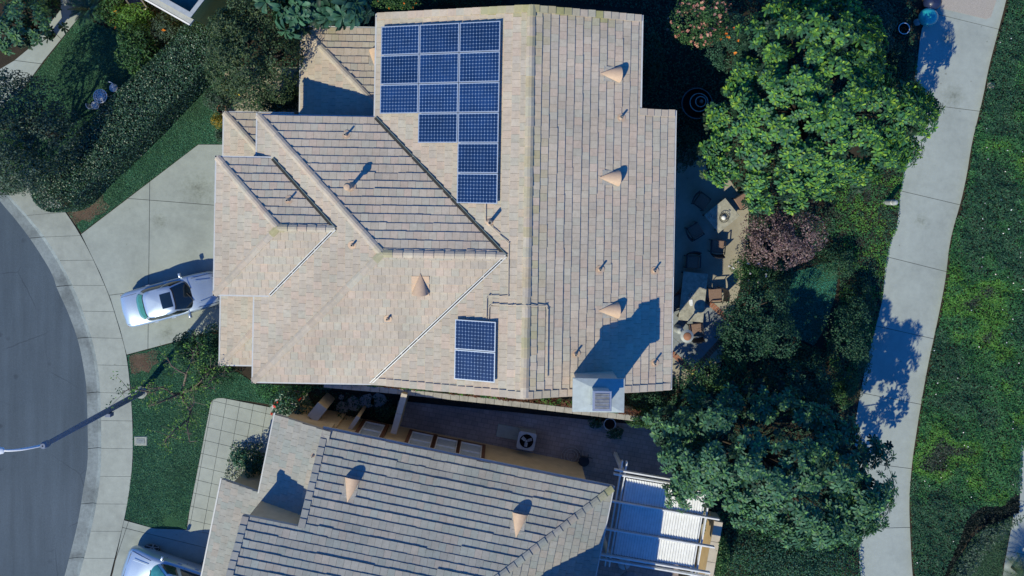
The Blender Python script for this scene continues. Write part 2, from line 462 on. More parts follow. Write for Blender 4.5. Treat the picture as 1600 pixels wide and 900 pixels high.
def asphalt():
    m, n, l, b = newmat('asphalt'); p = pos(n)
    a = noise(n, l, 0.16, 5, 0.6, p, 0.4); f = noise(n, l, 40, 4, 0.8, p)
    mp = n.new('ShaderNodeMapping'); mp.inputs['Scale'].default_value = (1.6, 0.12, 1); mp.inputs['Rotation'].default_value = (0, 0, R(-8)); l.new(p, mp.inputs['Vector'])
    st = noise(n, l, 1.6, 4, 0.6, mp.outputs[0])
    r = ramp(n, l, a.outputs[0], [(0.3, (0.058, 0.084, 0.108)), (0.7, (0.082, 0.112, 0.140))])
    r3 = ramp(n, l, st.outputs[0], [(0.3, (0.86,) * 3), (0.7, (1.1,) * 3)])
    r2 = ramp(n, l, f.outputs[0], [(0.25, (0.62,) * 3), (0.55, (1,) * 3), (0.8, (1.45,) * 3)])
    c = mixc(n, l, r.outputs[0], r2.outputs[0], 1.0, 'MULTIPLY'); c = mixc(n, l, c, r3.outputs[0], 1.0, 'MULTIPLY')
    # wandering hairline cracks, oil spots and a few pale scuffs
    wob = noise(n, l, 1.1, 5, 0.7, p)
    wp = mixc(n, l, p, wob.outputs['Color'], 0.22, 'ADD')
    vo = n.new('ShaderNodeTexVoronoi'); vo.feature = 'DISTANCE_TO_EDGE'; vo.inputs['Scale'].default_value = 0.33; l.new(wp, vo.inputs['Vector'])
    cr = ramp(n, l, vo.outputs['Distance'], [(0.0, (0.62, 0.62, 0.64)), (0.011, (1, 1, 1))])
    gate = noise(n, l, 0.4, 2, 0.5, p); gr_ = ramp(n, l, gate.outputs[0], [(0.48, (0, 0, 0)), (0.62, (1, 1, 1))])
    c = mixc(n, l, c, mixc(n, l, (1, 1, 1), cr.outputs[0], gr_.outputs[0]), 1.0, 'MULTIPLY')
    v2 = n.new('ShaderNodeTexVoronoi'); v2.inputs['Scale'].default_value = 0.8; l.new(wp, v2.inputs['Vector'])
    sp = ramp(n, l, v2.outputs['Distance'], [(0.05, (0.6, 0.6, 0.62)), (0.13, (1, 1, 1))])
    c = mixc(n, l, c, sp.outputs[0], 0.7, 'MULTIPLY')
    pl_ = noise(n, l, 6.5, 2, 0.5, mp.outputs[0]); pr_ = ramp(n, l, pl_.outputs[0], [(0.74, (1, 1, 1)), (0.80, (1.28, 1.28, 1.25))])
    c = mixc(n, l, c, pr_.outputs[0], 0.8, 'MULTIPLY')
    l.new(c, b.inputs['Base Color']); b.inputs['Roughness'].default_value = 0.85; b.inputs['Specular IOR Level'].default_value = 0.25
    bump(n, l, b, f.outputs[0], 0.5, 0.006)
    return m
M['asphalt'] = asphalt()
def soil(name, a, c, d):
    m, n, l, b = newmat(name); p = pos(n)
    t = noise(n, l, 0.9, 7, 0.7, p); f = noise(n, l, 26, 4, 0.75, p)
    r = ramp(n, l, t.outputs[0], [(0.3, a), (0.55, c), (0.75, d)])
    r2 = ramp(n, l, f.outputs[0], [(0.3, (0.45,) * 3), (0.7, (1.25,) * 3)])
    l.new(mixc(n, l, r.outputs[0], r2.outputs[0], 1.0, 'MULTIPLY'), b.inputs['Base Color'])
    b.inputs['Roughness'].default_value = 0.95; b.inputs['Specular IOR Level'].default_value = 0.1
    bump(n, l, b, f.outputs[0], 0.8, 0.03)
    return m
M['soil'] = soil('garden_soil', (0.03, 0.028, 0.022), (0.055, 0.046, 0.034), (0.045, 0.055, 0.028))
M['turf'] = soil('turf_base', (0.028, 0.08, 0.045), (0.04, 0.11, 0.055), (0.06, 0.12, 0.055))
M['mulch'] = soil('bark_mulch', (0.10, 0.07, 0.05), (0.15, 0.11, 0.08), (0.19, 0.14, 0.10))
def yard_paver():
    m, n, l, b = newmat('small_yard_pavers'); p = pos(n)
    mp = n.new('ShaderNodeMapping'); mp.inputs['Rotation'].default_value = (0, 0, R(11)); l.new(p, mp.inputs['Vector'])
    bt = n.new('ShaderNodeTexBrick'); l.new(mp.outputs[0], bt.inputs['Vector'])
    bt.inputs['Scale'].default_value = 1.0; bt.inputs['Brick Width'].default_value = 0.3; bt.inputs['Row Height'].default_value = 0.22
    bt.inputs['Mortar Size'].default_value = 0.012
    bt.inputs['Color1'].default_value = (0.27, 0.22, 0.195, 1); bt.inputs['Color2'].default_value = (0.34, 0.275, 0.24, 1); bt.inputs['Mortar'].default_value = (0.20, 0.165, 0.145, 1)
    t = noise(n, l, 0.7, 5, 0.6, p); r2 = ramp(n, l, t.outputs[0], [(0.3, (0.7,) * 3), (0.7, (1.2,) * 3)])
    l.new(mixc(n, l, bt.outputs[0], r2.outputs[0], 1.0, 'MULTIPLY'), b.inputs['Base Color'])
    b.inputs['Roughness'].default_value = 0.85
    bump(n, l, b, bt.outputs['Fac'], -0.5, 0.01)
    return m
M['yard_paver'] = yard_paver()
# ================================================================== GROUND
def slab_obj(name, poly, z0, z1, mat, parent=None, kind=None):
    o = MB().prism(poly, z0, z1).build(name, mat, parent)
    if kind: o['kind'] = kind
    return o
def setting(name, loc=(0, 0, 0)):
    o = bpy.data.objects.new(name, None); link(o); o['kind'] = 'structure'; o.empty_display_size = .2
    return o
def spline(pts, n):
    """even points along a Catmull-Rom through pts"""
    p = [np.array(q, float) for q in pts]; p = [2 * p[0] - p[1]] + p + [2 * p[-1] - p[-2]]
    out = []
    for i in range(1, len(p) - 2):
        for t in np.linspace(0, 1, 12, endpoint=False):
            a, b, c, d = p[i - 1], p[i], p[i + 1], p[i + 2]
            out.append(.5 * (2 * b + (c - a) * t + (2 * a - 5 * b + 4 * c - d) * t * t + (3 * b - a - 3 * c + d) * t ** 3))
    out.append(p[-2]); out = np.array(out)
    s = np.r_[0, np.cumsum(np.linalg.norm(np.diff(out, axis=0), axis=1))]
    q = np.linspace(0, s[-1], n)
    return [(float(np.interp(v, s, out[:, 0])), float(np.interp(v, s, out[:, 1]))) for v in q]

g = MB().prism([(-900, -900), (900, -900), (900, 900), (-900, 900)], -0.6, -0.26).build('ground', M['soil']); g['kind'] = 'structure'

ASPH = [(-60, 235), (0, 314), (22, 340), (50, 377), (80, 425), (89, 450), (107, 490), (122, 532), (130, 570), (135, 605), (137, 662), (137, 720), (131, 760), (122, 815), (110, 865), (101, 900), (84, 960), (60, 1040)]
CURB = [(-40, 235), (12, 303), (40, 334), (70, 371), (96, 412), (115, 450), (129, 485), (145, 535), (152, 570), (156, 605), (158, 670), (157, 735), (150, 790), (137, 850), (125, 895), (108, 960), (84, 1040)]
OUTR = [(28, 225), (62, 282), (90, 315), (115, 350), (137, 388), (156, 428), (172, 467), (187, 515), (197, 553), (203, 600), (207, 660), (207, 720), (201, 775), (190, 830), (174, 893), (158, 960), (134, 1040)]
NS = 61
asph = spline(PX(ASPH, -0.14), NS); curb = spline(PX(CURB, 0.0), NS); outr = spline(PX(OUTR, 0.0), NS)

road = slab_obj('road', [(-60, asph[0][1] + 14)] + [(asph[0][0] - 4, asph[0][1] + 14)] + asph + [(asph[-1][0] - 2, asph[-1][1] - 14), (-60, asph[-1][1] - 14)], -0.24, -0.14, M['asphalt'], kind='structure')
# the lots on this side of the curb stand a step above the road
lot = [(curb[0][0], curb[0][1] + 20)] + curb + [(curb[-1][0], curb[-1][1] - 20), (60, curb[-1][1] - 20), (60, curb[0][1] + 20)]
slab_obj('garden_ground', lot, -0.25, -0.03, M['soil'], kind='structure')

gut = setting('street_gutter')
mb = MB()
for i in range(NS - 1):
    a0, a1, c0, c1 = asph[i], asph[i + 1], curb[i], curb[i + 1]
    if i % 6 == 5:                                   # joint every few metres
        f = .94
        a1 = tuple(np.array(a0) * (1 - f) + np.array(a1) * f); c1 = tuple(np.array(c0) * (1 - f) + np.array(c1) * f)
    m0 = tuple(np.array(a0) * .3 + np.array(c0) * .7); m1 = tuple(np.array(a1) * .3 + np.array(c1) * .7)
    mb.add([(*a0, -.13), (*a1, -.13), (*m0, -.145), (*m1, -.145), (*c0, -.01), (*c1, -.01), (*c0, -.25), (*c1, -.25), (*a0, -.25), (*a1, -.25)],
           [(0, 2, 3, 1), (2, 4, 5, 3), (4, 6, 7, 5), (8, 0, 1, 9), (0, 8, 6, 4, 2), (1, 3, 5, 7, 9)])
mb.build('gutter_pan', M['gutter_c'], gut)
side = setting('sidewalk')
slab_obj('joint_bed', curb[:] + outr[::-1], -0.2, -0.018, M['joint'], side)
for i in range(0, NS - 1, 3):
    k = min(i + 3, NS - 1)
    q = [np.array(p) for p in curb[i:k + 1]] + [np.array(p) for p in outr[i:k + 1][::-1]]
    c = sum(q) / len(q)
    q = [tuple(c + (p - c) * (1 - 0.011)) for p in q]
    slab_obj('slab', q, -0.1, 0.006 + rng.uniform(-.002, .003), M['walk'], side)

def slabs(name, poly, cuts, mat, z=0.004, gap=0.012, minus=0.1):
    root = setting(name)
    slab_obj('joint_bed', poly, -0.12, z - 0.02, M['joint'], root)
    parts = [poly]
    for a, b in cuts: parts = split(parts, a, b, gap)
    for q in parts:
        slab_obj('slab', q, -minus, z + rng.uniform(-.002, .003), mat, root)
    return root
DRIVE1 = [(126, 366), (156, 428), (172, 467), (187, 515), (197, 554), (276, 533), (352, 512), (400, 500), (400, 226), (310, 226)]
dr1 = PX(DRIVE1)
dr1c = [tuple(np.array(p) + (0.03 if i < 5 else 0.0) * np.array((1, 0))) for i, p in enumerate(dr1)]
slabs('driveway', dr1c, [(P2(235, 200), P2(231, 560)), (P2(150, 306), P2(340, 321)), (P2(165, 462), P2(340, 440))], M['drive'])
DRIVE2 = [(193, 813), (240, 826), (292, 828), (338, 836), (338, 1000), (146, 1000), (176, 893)]
dr2 = [(x + .03, y) for x, y in PX(DRIVE2)]
slabs('driveway', dr2, [(P2(191, 824), P2(330, 858)), (P2(201, 815), P2(172, 900)), (P2(150, 940), P2(330, 985))], M['drive'])
PATH_L = [(1478, -70), (1467, 10), (1454, 20), (1440, 47), (1434, 95), (1429, 125), (1430, 170), (1428, 207), (1418, 240), (1412, 270), (1406, 307), (1402, 350), (1390, 382), (1382, 430), (1380, 462), (1366, 520), (1355, 562), (1345, 612), (1337, 662), (1336, 740), (1340, 810), (1344, 900), (1352, 980)]
PATH_R = [(1588, -70), (1572, 0), (1560, 47), (1545, 105), (1535, 155), (1519, 222), (1511, 270), (1502, 312), (1485, 375), (1477, 437), (1465, 500), (1450, 570), (1438, 637), (1432, 675), (1425, 725), (1421, 780), (1422, 830), (1426, 900), (1434, 980)]
pl, pr = spline(PX(PATH_L), 60), spline(PX(PATH_R), 60)
pathpoly = pl + pr[::-1]
cuts = [(P2(1440, 16), P2(1570, 48)), (P2(1462, 165), P2(1525, 173)), (P2(1415, 300), P2(1500, 320)), (P2(1425, 411), P2(1477, 424)), (P2(1372, 510), P2(1457, 529)), (P2(1347, 614), P2(1440, 632)), (P2(1382, 727), P2(1422, 732)), (P2(1384, 825), P2(1421, 824))]
pa = slabs('footpath', pathpoly, cuts, M['path'])
slab_obj('aggregate_panel', PX([(1472, -60), (1470, 13), (1500, 20), (1541, 30), (1548, 27), (1560, -10), (1570, -60)]), -.05, .012, M['aggregate'], pa)
WALK = [(340, 622), (348, 622), (440, 640), (470, 660), (470, 760), (340, 835), (292, 828), (296, 800), (329, 632), (332, 625)]
cuts = []
for k in range(-2, 13):                                  # scored squares
    y = 640 + k * 21.6
    cuts.append((P2(300, y), P2(400, y + 24)))
for k in range(-1, 7):
    x = 335 + k * 21.6
    cuts.append((P2(x + 20, 620), P2(x - 18, 830)))
slabs('front_walk', PX(WALK), cuts, M['paver'], gap=.009)
slabs('garden_path', PX([(95, -30), (130, 5), (125, 25), (68, 95), (38, 136), (-10, 175), (-60, 190), (-60, 120), (0, 108), (22, 95), (50, 72), (95, 15)]), [(P2(78, 44), P2(97, 62)), (P2(28, 95), P2(68, 100)), (P2(0, 90), P2(20, 180))], M['path'])
slabs('side_path', PX([(1640, 660), (1596, 690), (1592, 750), (1585, 800), (1570, 880), (1562, 940), (1680, 940), (1680, 660)]), [(P2(1570, 860), P2(1640, 875)), (P2(1580, 780), P2(1640, 790))], M['path'])
# patio behind the house
pat = setting('patio')
slab_obj('patio_slab', PX([(1000, 225), (1105, 235), (1170, 320), (1168, 410), (1150, 470), (1125, 575), (1100, 600), (1000, 600)]), -.1, .004, M['patio'], pat)
c0 = np.array(P2(1079, 512)); ex = np.array((math.cos(R(-42)), math.sin(R(-42)))); ey = np.array((-ex[1], ex[0]))
for sgn, name in ((0, 'flagstone'),):
    for i in range(-3, 3):
        for j in range(-3, 3):
            q = [tuple(c0 + ex * (i + .5 + a * .485) * .46 + ey * (j + .5 + b * .485) * .46) for a, b in ((-1, -1), (1, -1), (1, 1), (-1, 1))]
            slab_obj('flagstone', q, -.05, .012 + rng.uniform(-.002, .003), M['flag'], pat)
nb = 22
bm_b = MB().box((0, 0, 0), (.118, .25, .06), bev=.004).build('brick', M['brick'], pat)
first = True
for side_i in range(4):
    for k in range(nb):
        t = -1.38 - .28 / 2 + (k + .5) * (2.76 + .28) / nb
        off = 1.38 + .145
        lx, ly, rz = [(t, -off, 0), (off, t, math.pi / 2), (t, off, 0), (-off, t, math.pi / 2)][side_i]
        p = c0 + ex * lx + ey * ly
        b = bm_b if first else link(bm_b.copy(), pat)
        first = False
        b.location = (p[0], p[1], -.014 + rng.uniform(-.002, .003)); b.rotation_euler = (0, 0, R(-42) + rz)
slab_obj('back_path', PX([(1000, 560), (1100, 565), (1120, 600), (1000, 605)]), -.1, .002, M['patio'], kind='structure')
slab_obj('side_yard', PX([(460, 610), (1010, 665), (1060, 700), (1060, 960), (640, 960), (640, 720), (470, 690)]), -.1, .004, M['yard_paver'], kind='structure')
slab_obj('court_bed', PX([(478, 606), (622, 624), (612, 690), (500, 668)]), -.05, .02, M['soil'], kind='structure')
slab_obj('entry_court', PX([(350, 105), (475, 105), (475, 185), (350, 185)]), -.1, .003, M['patio'], kind='structure')
slab_obj('patio_strip', PX([(1098, 800), (1125, 800), (1112, 960), (1085, 960)]), -.1, .006, M['patio'], kind='structure')
LAWN1 = [(340, 85), (352, 120), (350, 225), (310, 225), (127, 364), (104, 330), (120, 300), (320, 95)]
LAWN2 = [(199, 555), (276, 535), (350, 520), (350, 570), (400, 600), (520, 606), (480, 640), (345, 621), (330, 626), (328, 634), (295, 800), (291, 827), (240, 825), (195, 811), (201, 775), (208, 720), (208, 660), (204, 600)]
LAWN3 = [(125, 26), (160, 40), (210, 60), (230, 110), (215, 160), (140, 240), (80, 290), (40, 270), (-40, 250), (-40, 195), (38, 138), (70, 96)]
LAWN4 = [(1240, 425), (1310, 405), (1306, 460), (1290, 510), (1272, 540), (1240, 525), (1226, 470)]
LAWN5 = [(1590, 790), (1584, 800), (1568, 880), (1560, 940), (1470, 940), (1480, 900), (1520, 840), (1550, 815)]
for k, q in enumerate((LAWN1, LAWN2, LAWN3, LAWN4, LAWN5)):
    slab_obj('lawn', PX(q), -.1, -.012, M['turf'], kind='structure')
for q in ([(105, 333), (122, 310), (135, 306), (143, 298), (152, 303), (163, 300), (160, 312), (172, 322), (164, 333), (150, 337), (140, 347), (128, 343), (118, 352)], [(201, 556), (215, 552), (228, 552), (240, 545), (247, 551), (244, 559), (249, 566), (238, 572), (232, 583), (221, 579), (212, 586), (205, 583)]):
    slab_obj('dry_patch', PX(q), -.06, -.006, M['mulch'], kind='structure')

# ================================================================== ROOFS
HOUSE_TINT = [((0.57, 0.445, 0.345), 6), ((0.525, 0.44, 0.355), 5), ((0.46, 0.45, 0.37), 4), ((0.59, 0.425, 0.335), 3), ((0.465, 0.405, 0.345), 3), ((0.53, 0.465, 0.37), 4)]
NEIGH_TINT = [((0.375, 0.36, 0.315), 5), ((0.34, 0.35, 0.315), 5), ((0.315, 0.35, 0.315), 3), ((0.41, 0.36, 0.305), 2.5), ((0.36, 0.35, 0.31), 4)]
def calm(pal, f):
    m = sum(np.array(c) * w_ for c, w_ in pal) / sum(w_ for c, w_ in pal)
    return [(tuple(np.array(c) * (1 - f) + m * f), w_) for c, w_ in pal]
HOUSE_TINT = calm([((c[0] * .985, c[1] * 1.012, c[2] * .99), w_) for c, w_ in HOUSE_TINT], .58); NEIGH_TINT = calm(NEIGH_TINT, .4)
def pick(pal):
    ws = np.array([p[1] for p in pal]); k = rng.choice(len(pal), p=ws / ws.sum())
    f = rng.normal(1, .035)
    return tuple(min(.9, max(.02, c * f)) for c in pal[k][0])
EXPO, TW = 0.355, 0.315
class Slope:
    """a roof plane: p0 plan point on the eave, e plan direction along it, n plan direction uphill"""
    def __init__(s, p0, e, n, z0, sl):
        s.p0 = np.array(p0, float); s.e = np.array(e, float); s.n = np.array(n, float); s.z0 = z0; s.s = sl
        s.c = 1 / math.sqrt(1 + sl * sl)
        s.N = Vector((-s.n[0] * sl * s.c, -s.n[1] * sl * s.c, s.c))
    def z(s, x, y): return s.z0 + s.s * float(np.dot(np.array((x, y)) - s.p0, s.n))
    def uv(s, p):
        d = np.array((p[0], p[1])) - s.p0
        return (float(d @ s.e), float(d @ s.n) / s.c)
    def at(s, u, v, h=0.0):
        q = s.p0 + s.e * u + s.n * (v * s.c)
        p = Vector((q[0], q[1], s.z0 + v * s.c * s.s))
        return p + s.N * h
    def hit(s, px, py, h=0.0):
        g = np.array(P2(px, py)); 
        # point = cam + t*(ground-cam)
        a = s.s * float(g @ s.n) + H_CAM
        t = (H_CAM - s.z0 - h / s.c + s.s * float(s.p0 @ s.n)) / a
        return Vector((g[0] * t, g[1] * t, H_CAM - H_CAM * t))
class House:
    mossy = ()
    def lichen(s, c, tint, boost=0.0):
        """yellow green lichen grows on some tiles near the given plan lines"""
        for (a, b, wd, amt) in s.mossy:
            a, b = np.array(a), np.array(b); d = b - a; q = np.array((c[0], c[1]))
            t = min(1, max(0, float((q - a) @ d) / float(d @ d))); l = np.linalg.norm(q - a - d * t)
            if l < wd:
                f = (1 - l / wd) * (amt + boost * amt) * rng.beta(.7, 1.3) * 1.6
                f = min(.75, f)
                tint = tuple(x * (1 - f) + y * f for x, y in zip(tint, (.34, .33, .10)))
        return tint
    def __init__(s, root, pal):
        s.root = root; s.pal = pal; s.tiles = []; s.caps = []; s.deck = MB()
    def plane(s, sl, poly, tiles=True, seed=0, vjit=0.008, stag=0.5):
        """poly: plan outline"""
        s.deck.prism(poly, lambda x, y: sl.z(x, y) - .17, lambda x, y: sl.z(x, y), 0, 1)
        if not tiles: return
        uv = [sl.uv(p) for p in poly]
        if area(uv) < 0: uv = uv[::-1]
        us = [p[0] for p in uv]; vs = [p[1] for p in uv]
        i0 = int(math.floor(min(vs) / EXPO)); i1 = int(math.ceil(max(vs) / EXPO))
        for i in range(i0, i1):
            v0 = i * EXPO
            band = clip_half(clip_half(uv, 0, 1, v0 + EXPO * 1.05), 0, -1, -(v0 - .0))
            band = dedupe(band)
            if len(band) < 3: continue
            off = (i % 2) * stag * TW + rng.normal(0, .012)
            bu = [p[0] for p in band]
            j0 = int(math.floor((min(bu) - off) / TW)); j1 = int(math.ceil((max(bu) - off) / TW))
            seg_dv = 0.0
            for j in range(j0, j1):
                if rng.random() < .12: seg_dv = rng.normal(0, vjit)
                ua, ub = off + j * TW + .004, off + (j + 1) * TW - .004
                q = clip_half(clip_half(band, 1, 0, ub), -1, 0, -ua)
                q = dedupe(q)
                if len(q) < 3 or abs(area(q)) < .006: continue
                lo = .060 + seg_dv * .8 + rng.normal(0, .003); hi = .011
                V = []; n = len(q)
                dv = seg_dv + rng.normal(0, .003)
                low = min(p[1] for p in q) < v0 + .02
                for u, v in q:
                    f = (v - v0) / (EXPO * 1.05)
                    vv = v - (0.0 if f > .3 else dv)
                    V.append(sl.at(u, vv, .004))
                for u, v in q:
                    f = min(1, max(0, (v - v0) / (EXPO * 1.05)))
                    vv = v - (0.0 if f > .3 else dv)
                    V.append(sl.at(u, vv, lo + (hi - lo) * f))
                F = [tuple(range(n, 2 * n))] + [(k, (k + 1) % n, n + (k + 1) % n, n + k) for k in range(n)]
                c = sum(V, Vector()) / len(V)
                vis = abs(area(q)) * (Vector((0, 0, H_CAM)) - c).normalized().dot(sl.N) / (Vector((0, 0, H_CAM)) - c).length_squared
                s.tiles.append((vis, V, F, s.lichen(c, pick(s.pal))))
    def line(s, a, b, wd=.30, step=.40, name='ridge_tile', lift=.045, drop=.30, pal=None):
        """capping tiles over a ridge or hip from the low end a to the high end b"""
        a, b = Vector(a), Vector(b); L = (b - a).length; n = max(1, int(round(L / step)))
        d = (b - a).normalized(); lat = Vector((d.y, -d.x, 0)).normalized(); up = lat.cross(d); 
        if up.z < 0: up = -up
        for k in range(n):
            t0 = k * L / n; t1 = (k + 1) * L / n + .05
            jz = rng.normal(0, .003); jl = rng.normal(0, .006)
            V = []
            for t, h in ((t0, lift + .045 + jz), (t1, lift + .012 + jz)):
                c = a + d * t + lat * jl
                for x, z in ((-wd / 2, -wd / 2 * drop), (-wd * .17, .012), (wd * .17, .012), (wd / 2, -wd / 2 * drop)):
                    V.append(c + lat * x + up * (z + h))
                for x in (-wd / 2, wd / 2):
                    V.append(c + lat * x + up * (-wd / 2 * drop + h - .05))
            F = [(0, 6, 7, 1), (1, 7, 8, 2), (2, 8, 9, 3), (0, 1, 2, 3, 5, 4), (4, 10, 6, 0), (3, 9, 11, 5), (6, 10, 11, 9, 8, 7)]
            s.caps.append((name, V, F, s.lichen(sum(V, Vector()) / len(V), pick(pal or s.pal), .5)))
    def rake(s, sl, a, b, inward, wd=.24):
        """edge tiles up a gable from the eave a to the top b (plan points)"""
        a, b = np.array(a, float), np.array(b, float); L = np.linalg.norm(b - a) / sl.c
        n = int(round(L / EXPO)); d = (b - a) / np.linalg.norm(b - a); iw = np.array(inward, float)
        for k in range(n):
            t0 = k * L / n; t1 = (k + 1) * L / n + .02
            V = []
            j = rng.normal(0, .006)
            for t, h in ((t0, .105), (t1, .07)):
                for o, z in ((-.05 + j, h), (wd + j, h - .01), (wd + j, .01), (-.05 + j, -.13)):
                    q = a + d * (t * sl.c) + iw * o
                    V.append(Vector((q[0], q[1], sl.z(*(a + d * (t * sl.c))) + z)))
            F = [(0, 4, 5, 1), (1, 5, 6, 2), (3, 7, 4, 0), (0, 1, 2, 3), (7, 6, 5, 4), (2, 6, 7, 3)]
            s.caps.append(('rake_tile', V, F, s.lichen(sum(V, Vector()) / len(V), pick(s.pal), .4)))
    def finish(s, limit=300):
        roof = s.deck.build('roof', [M['deck'], M['fascia']], s.root)
        s.tiles.sort(key=lambda t: -t[0])
        def one(name, V, F, tint):
            c = sum(V, Vector()) / len(V)
            o = MB().add([v - c for v in V], F, 0, tint).build(name, M['tile'], roof, tint=True)
            o.location = c
        for vis, V, F, tint in s.tiles[:limit]: one('roof_tile', V, F, tint)
        rest = MB()
        for vis, V, F, tint in s.tiles[limit:]: rest.add(V, F, 0, tint)
        if rest.v:
            o = rest.build('roof_tiles', M['tile'], roof, tint=True); o['kind'] = 'stuff'
        for name, V, F, tint in s.caps: one(name, V, F, tint)
        return roof
def gutter(root, pts, z, wd=.065, ht=.10, mat='gutter'):
    mb = MB()
    for a, b in zip(pts[:-1], pts[1:]):
        a = Vector((*a, z)); b = Vector((*b, z)); d = (b - a).normalized() * .04
        mb.bar(a - d, b + d, wd, ht)
    return mb.build('gutter', M[mat], root)
def valley(root, a, b, lift=.07, dark=False):
    if dark: lift = .082
    a, b = Vector(a), Vector(b)
    d = (b - a).normalized(); lat = Vector((d.y, -d.x, 0)).normalized(); up = Vector((0, 0, 1))
    mb = MB()
    mb.bar(a + up * (lift - .01), b + up * (lift - .01), .15, .012, 1)
    for o in ((-.05,) if dark else (-.045, .045)):
        mb.bar(a + lat * o + up * (lift + .01), b + lat * o + up * (lift + .012), .03 if dark else .040, .045, 0)
    return mb.build('valley_flashing', [M['green_metal'] if dark else M['gutter'], M['deck']], root)

# ------------------------------------------------------------------ the house with the panels
SL = 0.305
ang = R(-1.0); ca, sa = math.cos(ang), math.sin(ang)
def LW(x, y): return (x * ca - y * sa, x * sa + y * ca)         # house frame -> world
def WL(p): return (p[0] * ca + p[1] * sa, -p[0] * sa + p[1] * ca)
def LP(px, py, h): return WL(P2(px, py, h))
EX, EY = LW(1, 0), LW(0, 1)
NEG = lambda v: (-v[0], -v[1])
ZE, ZR = 5.0, 6.95
rx = .5 * (LP(829, 14, ZR)[0] + LP(821, 620, ZR)[0])
yt = .5 * (LP(829, 10, ZR)[1] + LP(590, 22, ZE)[1]); yb = .5 * (LP(820, 622, ZR)[1] + LP(1047, 606, ZE)[1])
xl = .5 * (LP(589, 100, ZE)[0] + LP(586, 180, ZE)[0])
ZL = ZR - (rx - xl) * SL
xr2 = LP(1050, 390, ZE)[0]; zr2 = ZR - (xr2 - rx) * SL
xr1 = LP(1000, 100, ZE + .4)[0]; zr1 = ZR - (xr1 - rx) * SL
yj = LP(1020, 173, ZE + .2)[1]
wx = .5 * (LP(404, 190, ZE)[0] + LP(395, 590, ZE)[0]); wyt = LP(495, 182, ZE)[1]; wyb = LP(490, 597, ZE)[1]
wyc = (wyt + wyb) / 2; wh = (wyt - wyb) / 2; wzr = ZL + wh * SL
hx = wx + wh; xv = xl + wh
bzo = .22
bx = .5 * (LP(340, 250, 5.2)[0] + LP(335, 458, 5.2)[0]); byt = LP(385, 247, 5.2)[1]; byb = LP(380, 460, 5.2)[1]
byc = (byt + byb) / 2; bh = (byt - byb) / 2
bvx = wx + bzo / SL; brx = bvx + bh; bhx = bx + bh
zl = 2.75
lx = .5 * (LP(352, 200, zl)[0] + LP(344, 540, zl)[0]); lyt = LP(380, 177, zl)[1]; lyb = LP(370, 569, zl)[1]
tx = LP(471, 110, zl)[0]; ty = LP(530, 44, zl)[1]

house = thing('solar_house', 'large house with beige tiled hip and gable roofs that carry the dark blue solar panels', 'house', (*LW((wx + xr2) / 2, (yt + yb) / 2), 0))
bpy.context.view_layer.update()
hinv = house.matrix_world.inverted()
class Holder:                                                   # builds in world coordinates, parents without moving
    pass
def adopt(o, root):
    o.parent = root; o.matrix_parent_inverse = Matrix.Translation(-Vector(root.location))
    return o
HS = House(house, HOUSE_TINT)
HS.mossy = [(LW(rx + .3, yb), LW(rx + .3, yt), .75, .3), (LW(rx - 2, yt), LW(xr1 - 1.5, yt - .2), .6, .5), (LW(hx, wyc), LW(hx + .1, wyc), .5, .3), (LW(tx + .9, ty), LW(tx + 1.6, ty), .7, .55), (LW(bhx, byc), LW(bhx + .1, byc), .5, .4)]
SE = Slope(LW(xr2, 0), NEG(EY), NEG(EX), zr2, SL)               # east slope (right)
SW = Slope(LW(xl, 0), EY, EX, ZL, SL)                           # west slope (left)
WN = Slope(LW(0, wyt), EX, NEG(EY), ZL, SL)
WS = Slope(LW(0, wyb), EX, EY, ZL, SL)
WW = Slope(LW(wx, 0), EY, EX, ZL, SL)
BN = Slope(LW(0, byt), EX, NEG(EY), ZL + bzo, SL); BS = Slope(LW(0, byb), EX, EY, ZL + bzo, SL); BW = Slope(LW(bx, 0), EY, EX, ZL + bzo, SL)
LWp = Slope(LW(lx, 0), EY, EX, zl, SL); LN = Slope(LW(0, lyt), EX, NEG(EY), zl, SL); LS = Slope(LW(0, lyb), EX, EY, zl, SL)
TW_ = Slope(LW(tx, 0), EY, EX, zl, SL); TN = Slope(LW(0, ty), EX, NEG(EY), zl, SL)
def pw(*pts): return [LW(*p) for p in pts]
HS.plane(SE, pw((xr2, yb), (xr2, yj), (xr1, yj), (xr1, yt), (rx, yt), (rx, yb)))
HS.plane(SW, pw((rx, yt), (xl, yt), (xl, wyt), (xv, wyc), (xl, wyb), (xl, yb), (rx, yb)))
HS.plane(WN, pw((wx, wyt), (xl, wyt), (xv, wyc), (hx, wyc)))
HS.plane(WS, pw((wx, wyb), (hx, wyc), (xv, wyc), (xl, wyb)))
HS.plane(WW, pw((wx, wyt), (hx, wyc), (wx, wyb), (wx, byb), (bvx, byb), (brx, byc), (bvx, byt), (wx, byt)))
HS.plane(BN, pw((bx, byt), (bvx, byt), (brx, byc), (bhx, byc)))
HS.plane(BS, pw((bx, byb), (bhx, byc), (brx, byc), (bvx, byb)))
HS.plane(BW, pw((bx, byt), (bhx, byc), (bx, byb)))
wallx = wx + .48; d = wallx - lx
xe = LP(458, 178, zl)[0]
HS.plane(LWp, pw((lx, lyt), (lx + d, lyt - d), (lx + d, lyb + d), (lx, lyb)))
HS.plane(LN, pw((lx, lyt), (xe, lyt), (xe, wyt - .5), (wallx, wyt - .5), (lx + d, lyt - d)))
HS.plane(LS, pw((lx, lyb), (lx + d, lyb + d), (wallx, lyb)))
twx = xl + .5; td = twx - tx
HS.plane(TW_, pw((tx, ty), (twx, ty - td), (twx, wyt - .5), (tx, wyt - .5)))
HS.plane(TN, pw((tx, ty), (twx, ty), (twx, ty - td)))
def w3(x, y, z): return Vector((*LW(x, y), z))
